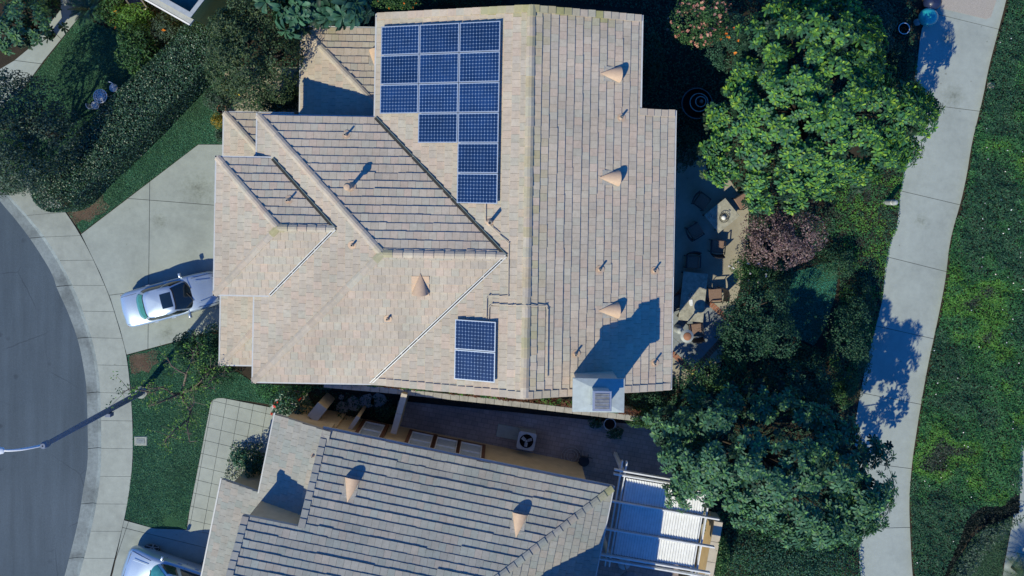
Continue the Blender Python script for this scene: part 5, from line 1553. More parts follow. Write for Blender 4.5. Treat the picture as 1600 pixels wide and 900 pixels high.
def lobes_points(lobes, n, zmin=-.25, deep=.5, inner=.25):
    """points on a heap of ellipsoid lobes: (centre, radii)"""
    ar = np.array([r[0] * r[1] + r[0] * r[2] + r[1] * r[2] for c, r in lobes]); ar = ar / ar.sum()
    k = rng.choice(len(lobes), int(n * 1.9) + 10, p=ar)
    Cn = np.array([c for c, r in lobes], float)[k]; Rd = np.array([r for c, r in lobes], float)[k]
    d = norm(rng.normal(0, 1, (len(k), 3))); d[:, 2] = np.where(d[:, 2] < zmin, -d[:, 2], d[:, 2])
    rad = np.where(rng.random(len(k)) < inner, rng.uniform(.55, .95, len(k)), rng.normal(1, .05, len(k)))
    Pn = Cn + d * Rd * rad[:, None]
    Nn = norm(d / Rd)
    ok = np.ones(len(k), bool)
    for j, (c, r) in enumerate(lobes):
        q = np.linalg.norm((Pn - np.array(c)) / np.array(r), axis=1)
        ok &= (q > deep) | (k == j)
    ok &= Pn[:, 2] > .02
    Pn, Nn = Pn[ok], Nn[ok]
    return Pn[:n], Nn[:n]
def heap(rx, ry, h, nl, z0=.0, rough=.42, seed=None):
    """a crown outline made of unequal lobes"""
    L = [((0, 0, z0 + (h - z0) * .42), (rx * .72, ry * .72, (h - z0) * .52))]
    for k in range(nl):
        a = 2 * math.pi * (k + rng.uniform(-.3, .3)) / nl
        q = rng.uniform(.48, .72); s_ = rng.uniform(.30, .30 + rough * .5)
        zz = z0 + (h - z0) * rng.uniform(.3, .62)
        L.append(((rx * q * math.cos(a), ry * q * math.sin(a), zz), (rx * s_, ry * s_, min((h - zz) * .95, (h - z0) * .42))))
    for k in range(max(2, nl // 2)):
        a = rng.uniform(0, 6.28); q = rng.uniform(0, .4); s_ = rng.uniform(.26, .42)
        L.append(((rx * q * math.cos(a), ry * q * math.sin(a), z0 + (h - z0) * .68), (rx * s_, ry * s_, (h - z0) * .3)))
    return L
G_DARK = [(0.033, 0.094, 0.053, 4), (0.044, 0.125, 0.065, 3), (0.021, 0.064, 0.041, 2), (0.074, 0.161, 0.075, 0.6)]
G_MID = [(0.046, 0.123, 0.049, 4), (0.065, 0.167, 0.056, 3), (0.031, 0.084, 0.042, 2), (0.117, 0.217, 0.07, 0.7)]
G_GREY = [(0.072, 0.123, 0.087, 4), (0.049, 0.09, 0.063, 3), (0.111, 0.167, 0.119, 1.5), (0.039, 0.065, 0.049, 1)]
G_BLUE = [(0.048, 0.137, 0.089, 4), (0.067, 0.175, 0.109, 2), (0.033, 0.097, 0.068, 2)]
G_LIME = [(0.13, 0.275, 0.049, 4), (0.098, 0.232, 0.056, 3), (0.182, 0.319, 0.056, 1), (0.065, 0.16, 0.049, 2)]
G_OLIVE = [(0.071, 0.117, 0.054, 4), (0.052, 0.096, 0.05, 3), (0.033, 0.068, 0.038, 2), (0.112, 0.154, 0.06, 0.8)]
G_PLUM = [(.25, .175, .18, 4), (.18, .12, .125, 3), (.33, .25, .24, 2), (.10, .07, .075, 2)]
G_HEDGE = [(0.055, 0.128, 0.077, 4), (0.036, 0.088, 0.058, 3), (0.103, 0.19, 0.126, 1.4), (0.068, 0.164, 0.067, 1)]
def stems(root, base_h, tips, r0=.05, mat='bark_dark', name='stem'):
    mb = MB()
    for tp in tips:
        tp = np.array(tp, float); m = tp * .5 + rng.normal(0, .08, 3) * np.linalg.norm(tp) * .3
        m[2] = tp[2] * .45
        mb.tube([(0, 0, -.05), tuple(m), tuple(tp)], [r0, r0 * .7, r0 * .3], 6)
    return mb.build(name, M[mat], root)
def flowers(root, Pn, Nn, n, size, pal, name='flowers'):
    i = rng.choice(len(Pn), min(n, len(Pn)), replace=False)
    i = i[np.argsort(-Nn[i, 2])]
    C = Pn[i] + Nn[i] * size * .5
    Vs, Fs, Cs = [], [], []; o = 0
    for k in range(3):
        V, F, c = leaf_cloud(C + rng.normal(0, size * .2, C.shape), Nn[i] + [0, 0, .6], size, size * .75, pal, .5, .2, .1)
        Vs.append(V); Fs.append(F + o); Cs.append(c); o += len(V)
    ob = obj_np(name, np.concatenate(Vs), np.concatenate(Fs), M['petal'], root, np.concatenate(Cs))
    ob['kind'] = 'stuff'
def shrub(name, label, cat, px, py, rpx, h, pal, leaf=(.11, .055), rpy=None, dens=1.0, z0=.0, nl=7, group=None, fl=None, gloss=False, jit=.6, rot=0, stem_r=.035):
    """px,py: middle of the crown as seen, half way up"""
    hm = h * .55; k = (H_CAM - hm) / FPX
    c = P2(px, py, hm); rx, ry = rpx * k, (rpy or rpx) * k
    t = thing(name, label, cat, (c[0], c[1], 0), R(rot), group)
    L = heap(rx, ry, h, nl, z0)
    sa_ = 2 * math.pi * (((rx * ry) ** 1.6 + (rx * h * .6) ** 1.6 + (ry * h * .6) ** 1.6) / 3) ** (1 / 1.6)
    n = int(min(16000, dens * 2.6 * sa_ / (leaf[0] * leaf[1] * .5) * .52))
    Pn, Nn = lobes_points(L, n)
    V, F, col = leaf_cloud(Pn, Nn + [0, 0, .35], leaf[0], leaf[1], pal, jit)
    ob = obj_np('foliage', V, F, M['leaf_gloss' if gloss else 'leaf'], t, col); ob['kind'] = 'stuff'
    stems(t, 0, [(q[0][0] * .9, q[0][1] * .9, q[0][2]) for q in L[:6]], stem_r)
    if fl: flowers(t, Pn, Nn, *fl)
    return t

# rosettes of long paddle leaves (loquat and its kin)
def rosette(n_out, n_in, ln, wd, pal_o, pal_i, droop=.5, seedling=0):
    Vs, Fs, Cs = [], [], []; o = 0
    for ring, n, l0, up, pal in ((0, n_out, ln, .22, pal_o), (1, n_out // 2 + 1, ln * .85, .55, pal_o), (2, n_in, ln * .68, .85, pal_i)):
        for k in range(n):
            a = 2 * math.pi * (k + rng.uniform(-.25, .25)) / max(n, 1) + ring * .7
            l = l0 * rng.uniform(.8, 1.15); w_ = wd * rng.uniform(.85, 1.15) * (1 if ring < 2 else .7)
            up_ = up + rng.normal(0, .12)
            d = np.array((math.cos(a), math.sin(a), 0)); s_ = np.array((-math.sin(a), math.cos(a), 0)); z = np.array((0, 0, 1.0))
            pts = []
            for f, wf in ((.08, .14), (.34, .66), (.68, 1.0), (.92, .78)):
                r = l * f; h = r * math.sin(up_) * 1.0 - droop * l * f * f * .45 + .03 * ring
                c = d * r * math.cos(up_ * .8) + z * h
                fold = z * w_ * .16 * wf
                pts += [c - s_ * w_ * .5 * wf + fold, c, c + s_ * w_ * .5 * wf + fold]
            tip = d * l * math.cos(up_ * .8) + z * (l * math.sin(up_) - droop * l * .5 + .03 * ring)
            pts.append(tip)
            Vs.append(np.array(pts))
            q = []
            for r_ in range(3):
                b = r_ * 3
                q += [(b, b + 1, b + 4), (b, b + 4, b + 3), (b + 1, b + 2, b + 5), (b + 1, b + 5, b + 4)]
            q += [(9, 10, 12), (10, 11, 12)]
            Fs.append(np.array(q) + o); o += 13
            Cs.append(np.repeat(mixcol(pal, 1, .12), 13, axis=0))
    return np.concatenate(Vs), np.concatenate(Fs), np.concatenate(Cs)
def ell(px, py, rx, ry, n=18, wob=.16):
    a0 = rng.uniform(0, 6)
    return [(px + rx * (1 + rng.uniform(-wob, wob)) * math.cos(2 * math.pi * k / n + a0), py + ry * (1 + rng.uniform(-wob, wob)) * math.sin(2 * math.pi * k / n + a0)) for k in range(n)]
def big_leaf_tree(name, label, outline, h, z0, pal_o, pal_i, ln=.31, wd=.112, space=.88, per=(11, 16), cap=300, n_out=8, scale=(.7, 1.15), drop=.5, cat='tree', dark=None, spread=.60, fill=.75):
    """a crown of leafy sprays filling the outline (pixels); every spray is a handful of leaf rosettes"""
    hm = z0 + (h - z0) * .5
    poly = PX(outline, hm); pa_ = np.array(poly)
    c = pa_.mean(axis=0)
    t = thing(name, label, cat, (c[0], c[1], 0))
    seg_a = pa_; seg_b = np.roll(pa_, -1, axis=0)
    def bdist(q):
        d = seg_b - seg_a; tt = np.clip(((q - seg_a) * d).sum(1) / np.maximum((d * d).sum(1), 1e-9), 0, 1)
        return np.min(np.linalg.norm(q - (seg_a + d * tt[:, None]), axis=1))
    X, Y = rand_in(poly, 6000)
    sp_ = []
    for x, y in zip(X, Y):
        q = np.array((x, y))
        if bdist(q) < spread * .62: continue
        if all((x - p[0]) ** 2 + (y - p[1]) ** 2 > (space * p[2]) ** 2 for p in sp_): sp_.append((x, y, rng.uniform(.8, 1.2)))
    dm = max(bdist(np.array(p[:2])) for p in sp_)
    vars_ = [rosette(n_out, 3, ln, wd, pal_o, pal_i, drop) for _ in range(9)]
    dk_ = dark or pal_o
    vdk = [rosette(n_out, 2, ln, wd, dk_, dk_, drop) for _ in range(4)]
    meshes = [mesh_np('leaf_cluster', V, F, M['leaf'], C) for V, F, C in vars_]
    crown = link(bpy.data.objects.new('crown', None), t); crown.empty_display_size = .2
    def basis(nv, j=.2):
        zc = norm(nv + rng.normal(0, j, 3)); xa = norm(np.cross(zc, rng.normal(0, 1, 3)))
        return np.stack([xa, np.cross(zc, xa), zc], axis=1)
    ros = []; low = []; tips = []
    for x, y, sz in sp_:
        d = min(1, bdist(np.array((x, y))) / dm)
        z = z0 + (h - z0) * (1 - (1 - d) ** 2) ** .5 * rng.uniform(.84, 1.04) + .25
        out = np.array((x - c[0], y - c[1])); out = out / max(np.linalg.norm(out), .01) * (1 - d) * .9
        ax = norm(np.array((out[0], out[1], .9)))
        tips.append((x - c[0], y - c[1], z - .3))
        m = rng.integers(*per); R_ = spread * sz
        ros.append((np.array((x - c[0], y - c[1], z)), ax, d))
        for k in range(m):
            a = 2 * math.pi * k * .382 + rng.normal(0, .3); r = R_ * math.sqrt((k + .8) / m) * rng.uniform(.85, 1.15)
            o = np.array((math.cos(a) * r, math.sin(a) * r, -.55 * r * r / R_ + rng.normal(0, .05)))
            B = basis(ax, .05)
            nv = norm(ax + B[:, 0] * 0 + (np.array((math.cos(a), math.sin(a), 0)) * r / R_ * .8))
            ros.append((np.array((x - c[0], y - c[1], z)) + o, nv, d))
        for k in range(int(m * .8 * fill)):
            a = rng.uniform(0, 6.28); r = R_ * rng.uniform(.2, 1.25)
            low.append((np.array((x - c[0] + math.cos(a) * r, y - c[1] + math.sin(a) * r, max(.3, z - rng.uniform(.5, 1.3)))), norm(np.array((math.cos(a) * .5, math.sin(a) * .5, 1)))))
    vis = np.array([p[2] + n_[2] for p, n_, d in ros]); order = np.argsort(-vis)
    Vs, Fs, Cs = [], [], []; o = 0
    for rank, i in enumerate(order):
        p, n_, d = ros[i]; B = basis(n_, .16); s_ = rng.uniform(*scale); v = rng.integers(9)
        if rank < cap:
            ob = link(bpy.data.objects.new('leaf_cluster', meshes[v]), crown)
            ob.matrix_local = Matrix.Translation(p) @ Matrix(B.tolist()).to_4x4() @ Matrix.Scale(s_, 4)
        else:
            V, F, C = vars_[v]
            Vs.append(V @ B.T * s_ + p); Fs.append(F + o); Cs.append(C * rng.uniform(.88, 1.1)); o += len(V)
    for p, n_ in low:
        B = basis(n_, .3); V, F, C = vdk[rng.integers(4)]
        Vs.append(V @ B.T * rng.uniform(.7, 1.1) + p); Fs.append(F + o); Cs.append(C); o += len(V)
    ob = obj_np('foliage', np.concatenate(Vs), np.concatenate(Fs), M['leaf'], t, np.concatenate(Cs)); ob['kind'] = 'stuff'
    tr = MB(); r0 = .09 + .03 * math.sqrt(abs(area(poly)) / math.pi); zf = max(.7, z0 * .9)
    tr.tube([(.1, 0, -.1), (.05, .03, zf * .5), (0, 0, zf)], [r0 * 1.25, r0, r0 * .9], 10)
    tr.build('trunk', M['bark_dark'], t, smooth=True)
    br = MB()
    for k, e in enumerate(tips):
        e = np.array(e); m_ = e * .5 + np.array((0, 0, zf * .55)) + rng.normal(0, .12, 3)
        if k < 9: MB().tube([(0, 0, zf * .9), tuple(m_), tuple(e)], [r0 * .6, r0 * .4, r0 * .12], 7).build('limb', M['bark_dark'], t, smooth=True)
        else: br.tube([(0, 0, zf), tuple(m_), tuple(e)], [r0 * .35, r0 * .22, r0 * .08], 5)
    if br.v: br.build('branches', M['bark_dark'], t)['kind'] = 'stuff'
    return t
PA_O = [(.068, .20, .082, 4), (.056, .165, .085, 3), (.13, .30, .065, 2.6), (.048, .13, .078, 2)]
PA_I = [(.22, .40, .05, 3), (.17, .34, .055, 3), (.28, .43, .05, 1)]
PB_O = [(.075, .185, .11, 4), (.095, .21, .12, 2), (.06, .15, .095, 3)]
PB_I = [(.125, .28, .10, 3), (.155, .32, .10, 1.5)]
DK = [(.018, .05, .032, 2), (.028, .07, .04, 2)]  # darker leaf colours that paint the shade low inside the crowns
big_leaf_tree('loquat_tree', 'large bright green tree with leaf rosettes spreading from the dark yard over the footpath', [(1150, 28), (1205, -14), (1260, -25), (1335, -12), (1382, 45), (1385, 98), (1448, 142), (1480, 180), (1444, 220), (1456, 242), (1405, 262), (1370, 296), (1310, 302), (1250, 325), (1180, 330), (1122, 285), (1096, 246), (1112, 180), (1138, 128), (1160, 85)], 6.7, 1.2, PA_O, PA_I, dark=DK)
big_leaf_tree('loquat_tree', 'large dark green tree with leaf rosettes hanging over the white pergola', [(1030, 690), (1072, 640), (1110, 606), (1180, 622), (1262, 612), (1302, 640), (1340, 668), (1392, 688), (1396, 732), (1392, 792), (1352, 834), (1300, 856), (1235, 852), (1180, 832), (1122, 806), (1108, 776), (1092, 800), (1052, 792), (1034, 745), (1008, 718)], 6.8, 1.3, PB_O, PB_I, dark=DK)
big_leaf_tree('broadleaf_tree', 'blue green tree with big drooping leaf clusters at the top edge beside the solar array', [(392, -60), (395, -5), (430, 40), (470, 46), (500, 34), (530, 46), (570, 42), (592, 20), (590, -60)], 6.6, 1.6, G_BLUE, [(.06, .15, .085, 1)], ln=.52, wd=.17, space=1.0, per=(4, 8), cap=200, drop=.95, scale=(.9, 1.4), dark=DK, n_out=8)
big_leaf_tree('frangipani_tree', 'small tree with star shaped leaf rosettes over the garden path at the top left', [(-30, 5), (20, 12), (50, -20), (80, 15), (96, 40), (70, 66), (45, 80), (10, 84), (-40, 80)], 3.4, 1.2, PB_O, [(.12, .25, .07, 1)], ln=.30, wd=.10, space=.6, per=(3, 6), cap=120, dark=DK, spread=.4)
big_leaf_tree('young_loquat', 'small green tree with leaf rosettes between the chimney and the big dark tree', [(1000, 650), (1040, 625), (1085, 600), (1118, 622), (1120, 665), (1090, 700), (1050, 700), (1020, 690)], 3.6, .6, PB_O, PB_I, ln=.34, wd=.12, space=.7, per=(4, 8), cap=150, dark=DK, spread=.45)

def crown_tree(name, label, px, py, rpx, rpy, h, z0, pal, leaf, dens=1.0, nl=9, fl=None, cat='tree', limit=26000, gloss=False, bark='bark_dark'):
    hm = z0 + (h - z0) * .55; k = (H_CAM - hm) / FPX
    c = P2(px, py, hm); rx, ry = rpx * k, rpy * k
    t = thing(name, label, cat, (c[0], c[1], 0))
    L = heap(rx, ry, h, nl, z0, .5)
    sa_ = 2 * math.pi * (((rx * ry) ** 1.6 + (rx * (h - z0) * .6) ** 1.6 + (ry * (h - z0) * .6) ** 1.6) / 3) ** (1 / 1.6)
    n = int(min(limit, dens * 2.4 * sa_ / (leaf[0] * leaf[1] * .5) * .5))
    Pn, Nn = lobes_points(L, n, deep=.7, inner=.3)
    # gather leaves in sprays so that gaps and clumps show
    cl = vnoise(Pn[:, 0] + Pn[:, 2] * .7, Pn[:, 1] - Pn[:, 2] * .5, .45, 5) + .5 * vnoise(Pn[:, 0], Pn[:, 1] + Pn[:, 2], .2, 6)
    ok = cl > np.quantile(cl, .22); Pn, Nn = Pn[ok], Nn[ok]
    V, F, col = leaf_cloud(Pn, Nn + [0, 0, .4], leaf[0], leaf[1], pal, .6)
    ob = obj_np('crown', V, F, M['leaf_gloss' if gloss else 'leaf'], t, col); ob['kind'] = 'stuff'
    tr = MB(); r0 = .07 + .03 * max(rx, ry); zf = max(.6, z0)
    tr.tube([(.06, 0, -.1), (.03, .03, zf * .5), (0, 0, zf)], [r0 * 1.2, r0, r0 * .85], 10)
    tr.build('trunk', M[bark], t, smooth=True)
    for (cc_, rr_) in L[1:8]:
        e = np.array(cc_); m_ = e * .45 + np.array((0, 0, zf * .6)) + rng.normal(0, .1, 3)
        MB().tube([(0, 0, zf * .9), tuple(m_), tuple(e)], [r0 * .55, r0 * .35, r0 * .12], 7).build('limb', M[bark], t, smooth=True)
    if fl: flowers(t, Pn, Nn, *fl)
    return t
FLO = [(.62, .20, .03, 1), (.55, .12, .03, 1)]
FLP = [(.42, .20, .15, 1), (.34, .15, .12, 1), (.48, .28, .2, .6)]
FLW = [(.75, .74, .72, 1)]
crown_tree('plum_tree', 'small purple leaved tree between the bright tree and the shaded lawn', 1221, 374, 64, 47, 3.6, .8, G_PLUM, (.11, .06), 1.2, 9)
crown_tree('olive_tree', 'mottled olive green tree at the top, left of the house with the solar panels', 398, 72, 72, 86, 5.4, 1.0, G_OLIVE, (.13, .065), 1.6, 13, limit=40000)
crown_tree('dark_tree', 'dark grey green rounded tree at the left edge above the hedge end', 24, 204, 72, 92, 5.6, .9, G_GREY, (.13, .07), 2.0, 12, limit=45000)
crown_tree('flowering_tree', 'tree with dusty pink flower heads right of the top gable, cut by the top edge', 1092, 30, 50, 48, 4.4, .8, G_MID, (.10, .055), 1.0, 8, (150, .15, FLP))
crown_tree('orange_bush', 'green bush dotted with orange flowers between the pink flowering tree and the bright tree', 1140, 66, 42, 42, 3.0, .2, G_BLUE, (.075, .045), 1.0, 8, (16, .16, FLO), 'bush')
crown_tree('yard_tree', 'dark small leaved tree over the shaded yard right of the long table', 1185, 500, 62, 62, 4.2, .7, G_DARK, (.11, .06), .9, 9)
crown_tree('yard_tree', 'very dark tree between the shaded teal lawn and the footpath', 1325, 545, 36, 74, 3.0, .4, G_DARK, (.10, .055), .8, 8)
crown_tree('yard_tree', 'dark leafy tree at the end of the patio above the young rosette tree', 1120, 590, 50, 34, 3.2, .5, G_MID, (.10, .06), 1.0, 8, (8, .1, [(.5, .42, .1, 1)]))
crown_tree('yard_tree', 'green tree with spiky sprays above the big dark tree, left of the footpath', 1245, 600, 70, 40, 3.8, .6, G_DARK, (.13, .06), .9, 9)

# the sparse tree on the front lawn
b = P(312, 602)
t = thing('sparse_tree', 'nearly bare grey tree on the front lawn with few yellow green leaves', 'tree', b)
def rel(px, py, h): return tuple(P(px, py, h) - b)
F0 = rel(284, 614, 1.9)
MB().tube([(0, 0, -.1), tuple(np.array(F0) * .5 + np.array((.05, .05, 0))), F0], [.12, .10, .085], 10).build('trunk', M['bark'], t, smooth=True)
tips = []
for pts in ([F0, rel(272, 616, 2.4), rel(256, 605, 2.9), rel(240, 606, 3.2), rel(222, 605, 3.5)], [rel(256, 605, 2.9), rel(236, 614, 3.2), rel(205, 606, 3.6), rel(192, 614, 3.9)],
            [F0, rel(290, 597, 2.3), rel(291, 583, 2.8), rel(277, 577, 3.2), rel(268, 572, 3.5), rel(262, 560, 3.8)], [rel(291, 583, 2.8), rel(298, 566, 2.6), rel(304, 550, 2.6), rel(309, 536, 2.6)],
            [F0, rel(287, 626, 2.3), rel(296, 640, 2.9), rel(294, 655, 3.3), rel(293, 668, 3.7), rel(296, 690, 4.1)], [rel(296, 640, 2.9), rel(300, 636, 3.2), rel(303, 628, 3.6)], [rel(294, 655, 3.3), rel(274, 672, 3.8), rel(258, 690, 4.2)],
            [F0, rel(270, 620, 2.6), rel(250, 628, 3.0), rel(230, 636, 3.4)], [F0, rel(300, 608, 2.4), rel(318, 604, 2.7), rel(334, 607, 3.0)], [rel(318, 604, 2.7), rel(335, 592, 2.5), rel(348, 582, 2.3)], [rel(300, 608, 2.4), rel(322, 588, 2.5), rel(334, 570, 2.4)]):
    n_ = len(pts); j = [tuple(np.array(p) + rng.normal(0, .02, 3)) for p in pts]
    MB().tube(j, list(np.linspace(.07 if pts[0] == F0 else .045, .016, n_)), 7).build('limb', M['bark'], t, smooth=True)
    for f in np.linspace(.3, 1, 7):
        q = f * (n_ - 1); i = min(int(q), n_ - 2); p = np.array(j[i]) * (1 - (q - i)) + np.array(j[i + 1]) * (q - i)
        tips.append(p)
tw = MB(); lc = []
for p in tips:
    for _ in range(3):
        e = p + rng.normal(0, .28, 3) + np.array((0, 0, .12)); tw.tube([tuple(p), tuple((p + e) / 2 + rng.normal(0, .03, 3)), tuple(e)], [.012, .009, .005], 4)
        lc.append(e)
tw.build('twigs', M['bark'], t)['kind'] = 'stuff'
lc = np.array(lc); lc = lc[rng.random(len(lc)) < .55]; lc = np.repeat(lc, 9, axis=0) + rng.normal(0, .12, (len(lc) * 9, 3))
V, F, col = leaf_cloud(lc, np.tile([0, 0, 1.0], (len(lc), 1)), .12, .055, G_LIME, .5)
ob = obj_np('foliage', V, F, M['leaf'], t, col); ob['kind'] = 'stuff'

# bushes
shrub('bush', 'tall dark bush at the corner of the front lawn and the driveway', 'bush', 297, 542, 25, 1.9, G_DARK, (.10, .05), 30)
shrub('bush', 'dark bush in the corner below the garage roof, shading the drive', 'bush', 334, 540, 22, 2.1, G_DARK, (.10, .05), 34)
shrub('bush', 'low dark bush on the lawn below the garage gutter', 'bush', 335, 585, 38, .9, G_DARK, (.09, .05), 18)
shrub('bush', 'glossy bush with red and white flowers between the front walk and the courtyard', 'bush', 452, 632, 38, 1.7, G_DARK, (.12, .07), 34, fl=(9, .17, [(.55, .05, .03, 1), (.6, .55, .5, .6)]), gloss=True)
shrub('bush', 'broad leafed light green bush left of the hedge top, below the ochre house', 'bush', 214, 78, 34, 1.8, G_MID, (.16, .07), 46)
shrub('bush', 'yellow green bush with an orange flower below the lounger at the top', 'bush', 206, 26, 36, 1.3, G_LIME, (.12, .06), 22, fl=(2, .2, FLO))
shrub('bush', 'dark bush with orange flowers against the wall of the ochre house', 'bush', 262, 42, 30, 1.4, G_GREY, (.16, .05), 26, fl=(2, .2, FLO))
shrub('bush', 'low yellow green bush beside the cycad with orange flowers at the top left', 'bush', 172, 14, 24, 1.1, G_MID, (.12, .06), 22, fl=(3, .2, FLO))
shrub('bush', 'leafy bush at the top left corner beside the road', 'bush', 52, -6, 55, 1.5, G_MID, (.13, .06), 26)
shrub('bush', 'rounded green bush under the dark tree at the left edge', 'bush', 18, 250, 32, 2.2, G_MID, (.12, .06), 34)
shrub('bush', 'small dark bush at the left edge near the curb', 'bush', 2, 290, 26, 1.4, G_DARK, (.10, .05), 22)
shrub('bush', 'greyish bush with a terracotta pot at the street corner of the house', 'bush', 340, 152, 20, 1.2, G_GREY, (.10, .05), 24)
shrub('bush', 'golden yellow grassy plant beside the left gutter', 'plant', 343, 188, 13, .7, [(.42, .30, .04, 3), (.30, .24, .05, 2), (.14, .17, .04, 2)], (.2, .03), 13, jit=1.0)
shrub('bush', 'small bush with yellow tips above the golden plant', 'bush', 366, 136, 26, 1.1, G_OLIVE, (.11, .055), 16, fl=(18, .1, [(.5, .4, .05, 1)]))
shrub('bush', 'low greyish plant at the end of the bed beside the driveway', 'plant', 344, 212, 9, .5, G_GREY, (.08, .05), 12)
shrub('bush', 'dark bush in the entry court above the gutter', 'bush', 424, 160, 34, 1.2, G_DARK, (.11, .055), 17)
shrub('bush', 'dark bush in the corner of the entry court beside the left gutter', 'bush', 456, 150, 15, 1.4, G_DARK, (.11, .055), 26)
shrub('bush', 'bush with orange and yellow flowers at the top edge above the solar array', 'bush', 622, 2, 36, 2.0, G_MID, (.11, .055), 20, fl=(26, .1, FLO + [(.5, .42, .06, 1)]))
shrub('bush', 'dark bush along the shaded top edge above the ridge', 'bush', 735, -8, 70, 1.4, G_DARK, (.12, .06), 20)
shrub('bush', 'dark bush in the shade right of the top gable', 'bush', 1022, 90, 18, 1.1, G_DARK, (.12, .06), 44)
shrub('bush', 'green bush with white blossoms below the purple tree', 'bush', 1172, 420, 32, 1.8, G_MID, (.095, .05), 26, fl=(14, .12, FLW))
shrub('bush', 'dark leafy bush right of the long table, under the small yard tree', 'bush', 1146, 530, 26, 1.6, G_DARK, (.10, .055), 34)
shrub('bush', 'dark bush in the shade left of the teal lawn', 'bush', 1215, 440, 26, 1.1, G_DARK, (.10, .055), 30)
shrub('bush', 'dark bush right of the purple tree in deep shade', 'bush', 1310, 410, 34, 1.2, G_DARK, (.10, .055), 26)
shrub('bush', 'dark bush below the shaded teal lawn', 'bush', 1262, 560, 30, 1.2, G_DARK, (.10, .055), 22)
shrub('bush', 'dark shrub in the strip between the lawn and the footpath', 'bush', 1346, 470, 22, 1.0, G_DARK, (.10, .055), 44)
shrub('bush', 'small leaved shrub touching the left edge of the footpath above the big dark tree', 'bush', 1322, 610, 24, 1.1, G_MID, (.09, .05), 30)
shrub('bush', 'dark shrub below the house corner, left of the young rosette tree', 'bush', 1010, 622, 30, 1.3, G_DARK, (.10, .055), 17)
shrub('bush', 'green climbing shrub right of the chimney over the property wall', 'bush', 1006, 652, 34, 2.1, G_MID, (.11, .055), 15)
shrub('bush', 'low fine leaved hedge mass at the bottom edge below the big dark tree', 'bush', 1235, 890, 108, 1.3, G_BLUE, (.10, .055), 58, nl=11, dens=.8)
shrub('bush', 'narrow green shrub along the pergola wall at the bottom edge', 'bush', 1124, 872, 16, 1.5, G_MID, (.10, .055), 40)
shrub('bush', 'leafy planter plant in the bed beside the front walk', 'plant', 377, 716, 15, .8, G_BLUE, (.16, .08), 16)
shrub('bush', 'very dark bush in the corner bed of the lower house', 'bush', 397, 722, 22, 1.3, G_DARK, (.11, .06), 22)
shrub('bush', 'dark fern like plant in the courtyard by the stepping stones', 'plant', 604, 644, 18, .6, G_DARK, (.16, .05), 14)
shrub('bush', 'round dark bush inside the entry court beside the short plaster wall', 'bush', 528, 660, 13, 1.0, G_DARK, (.10, .05), 14)
shrub('bush', 'small plant in front of the round pot on the narrow yard paving', 'plant', 931, 660, 12, .5, G_DARK, (.14, .06), 10)
shrub('bush', 'small dark plant at the right end of the narrow yard', 'plant', 962, 676, 14, .7, G_DARK, (.14, .06), 10)
shrub('bush', 'shaded shrub along the dark yard left of the fountain', 'bush', 1072, 235, 28, .8, G_DARK, (.11, .06), 34)
shrub('bush', 'shaded shrub at the top right, left of the ring bowl', 'bush', 1372, 40, 32, 1.5, G_GREY, (.12, .055), 40)
shrub('bush', 'dim shrub under the bright tree beside the shaded path edge', 'bush', 1408, 105, 22, .7, G_DARK, (.10, .05), 34)

# cycads, palm and agave
def frond_plant(name, label, cat, px, py, z, n, ln, pal, leaflet=.14, up=(.25, .8), w_=.022, droop=.8, nle=22, tr=1.0):
    c = P2(px, py, z)
    t = thing(name, label, cat, (c[0], c[1], 0))
    MB().lathe([(.16 * tr, -.05), (.2 * tr, z * .4), (.17 * tr, z * .8), (.10 * tr, z), (.001, z + .04)], seg=12, rib=.06, nrib=6).build('trunk', M['bark_dark'], t)
    Vs = []; Fs = []; o = 0
    for i in range(nle):
        f = .12 + .88 * i / (nle - 1); sp = leaflet * math.sin(math.pi * (.12 + .8 * f)) 
        for s_ in (-1, 1):
            x = ln * f; h = x * .55 - droop * x * x / ln * .55
            b0 = np.array((x, 0, h)); e = np.array((x + sp * .75, s_ * sp, h + sp * .05))
            Vs += [b0 - (w_, 0, 0), b0 + (w_, 0, 0), e]; Fs.append((o, o + 1, o + 2)); o += 3
    for i in range(8):
        x0, x1 = ln * i / 8, ln * (i + 1) / 8
        hh = lambda x: x * .55 - droop * x * x / ln * .55
        Vs += [np.array((x0, -.012, hh(x0))), np.array((x0, .012, hh(x0))), np.array((x1, 0, hh(x1)))]; Fs.append((o, o + 1, o + 2)); o += 3
    V = np.array(Vs); F = np.array(Fs)
    mesh = [mesh_np('frond', V, F, M['leaf_gloss'], np.repeat(mixcol(pal, len(F), .1), 3, axis=0)) for _ in range(3)]
    for k in range(n):
        ob = link(bpy.data.objects.new('frond', mesh[k % 3]), t)
        ob.location = (0, 0, z)
        a = 2 * math.pi * k * .382 + rng.normal(0, .1); e = rng.uniform(*up) * (k / n) - .15
        ob.rotation_euler = (0, -e, a); s_ = rng.uniform(.8, 1.1); ob.scale = (s_,) * 3
    return t
frond_plant('cycad', 'dark cycad with stiff radiating fronds beside the garden path at the top', 'cycad', 139, 14, .5, 26, .95, G_DARK)
frond_plant('palm', 'small slender palm with thin fronds at the bottom right corner', 'palm', 1600, 900, .9, 24, 1.35, G_OLIVE, .34, (.1, .9), .018, nle=26, tr=.4)
frond_plant('flax_plant', 'yellowish strappy plant beside the right wall of the ochre house', 'plant', 322, 6, .2, 22, .7, [(.30, .26, .05, 2), (.12, .15, .05, 2)], .05, (.5, 1.2), .03)
t = thing('agave', 'striped teal agave at the left end of the hedge by the sidewalk', 'agave', P(58, 274))
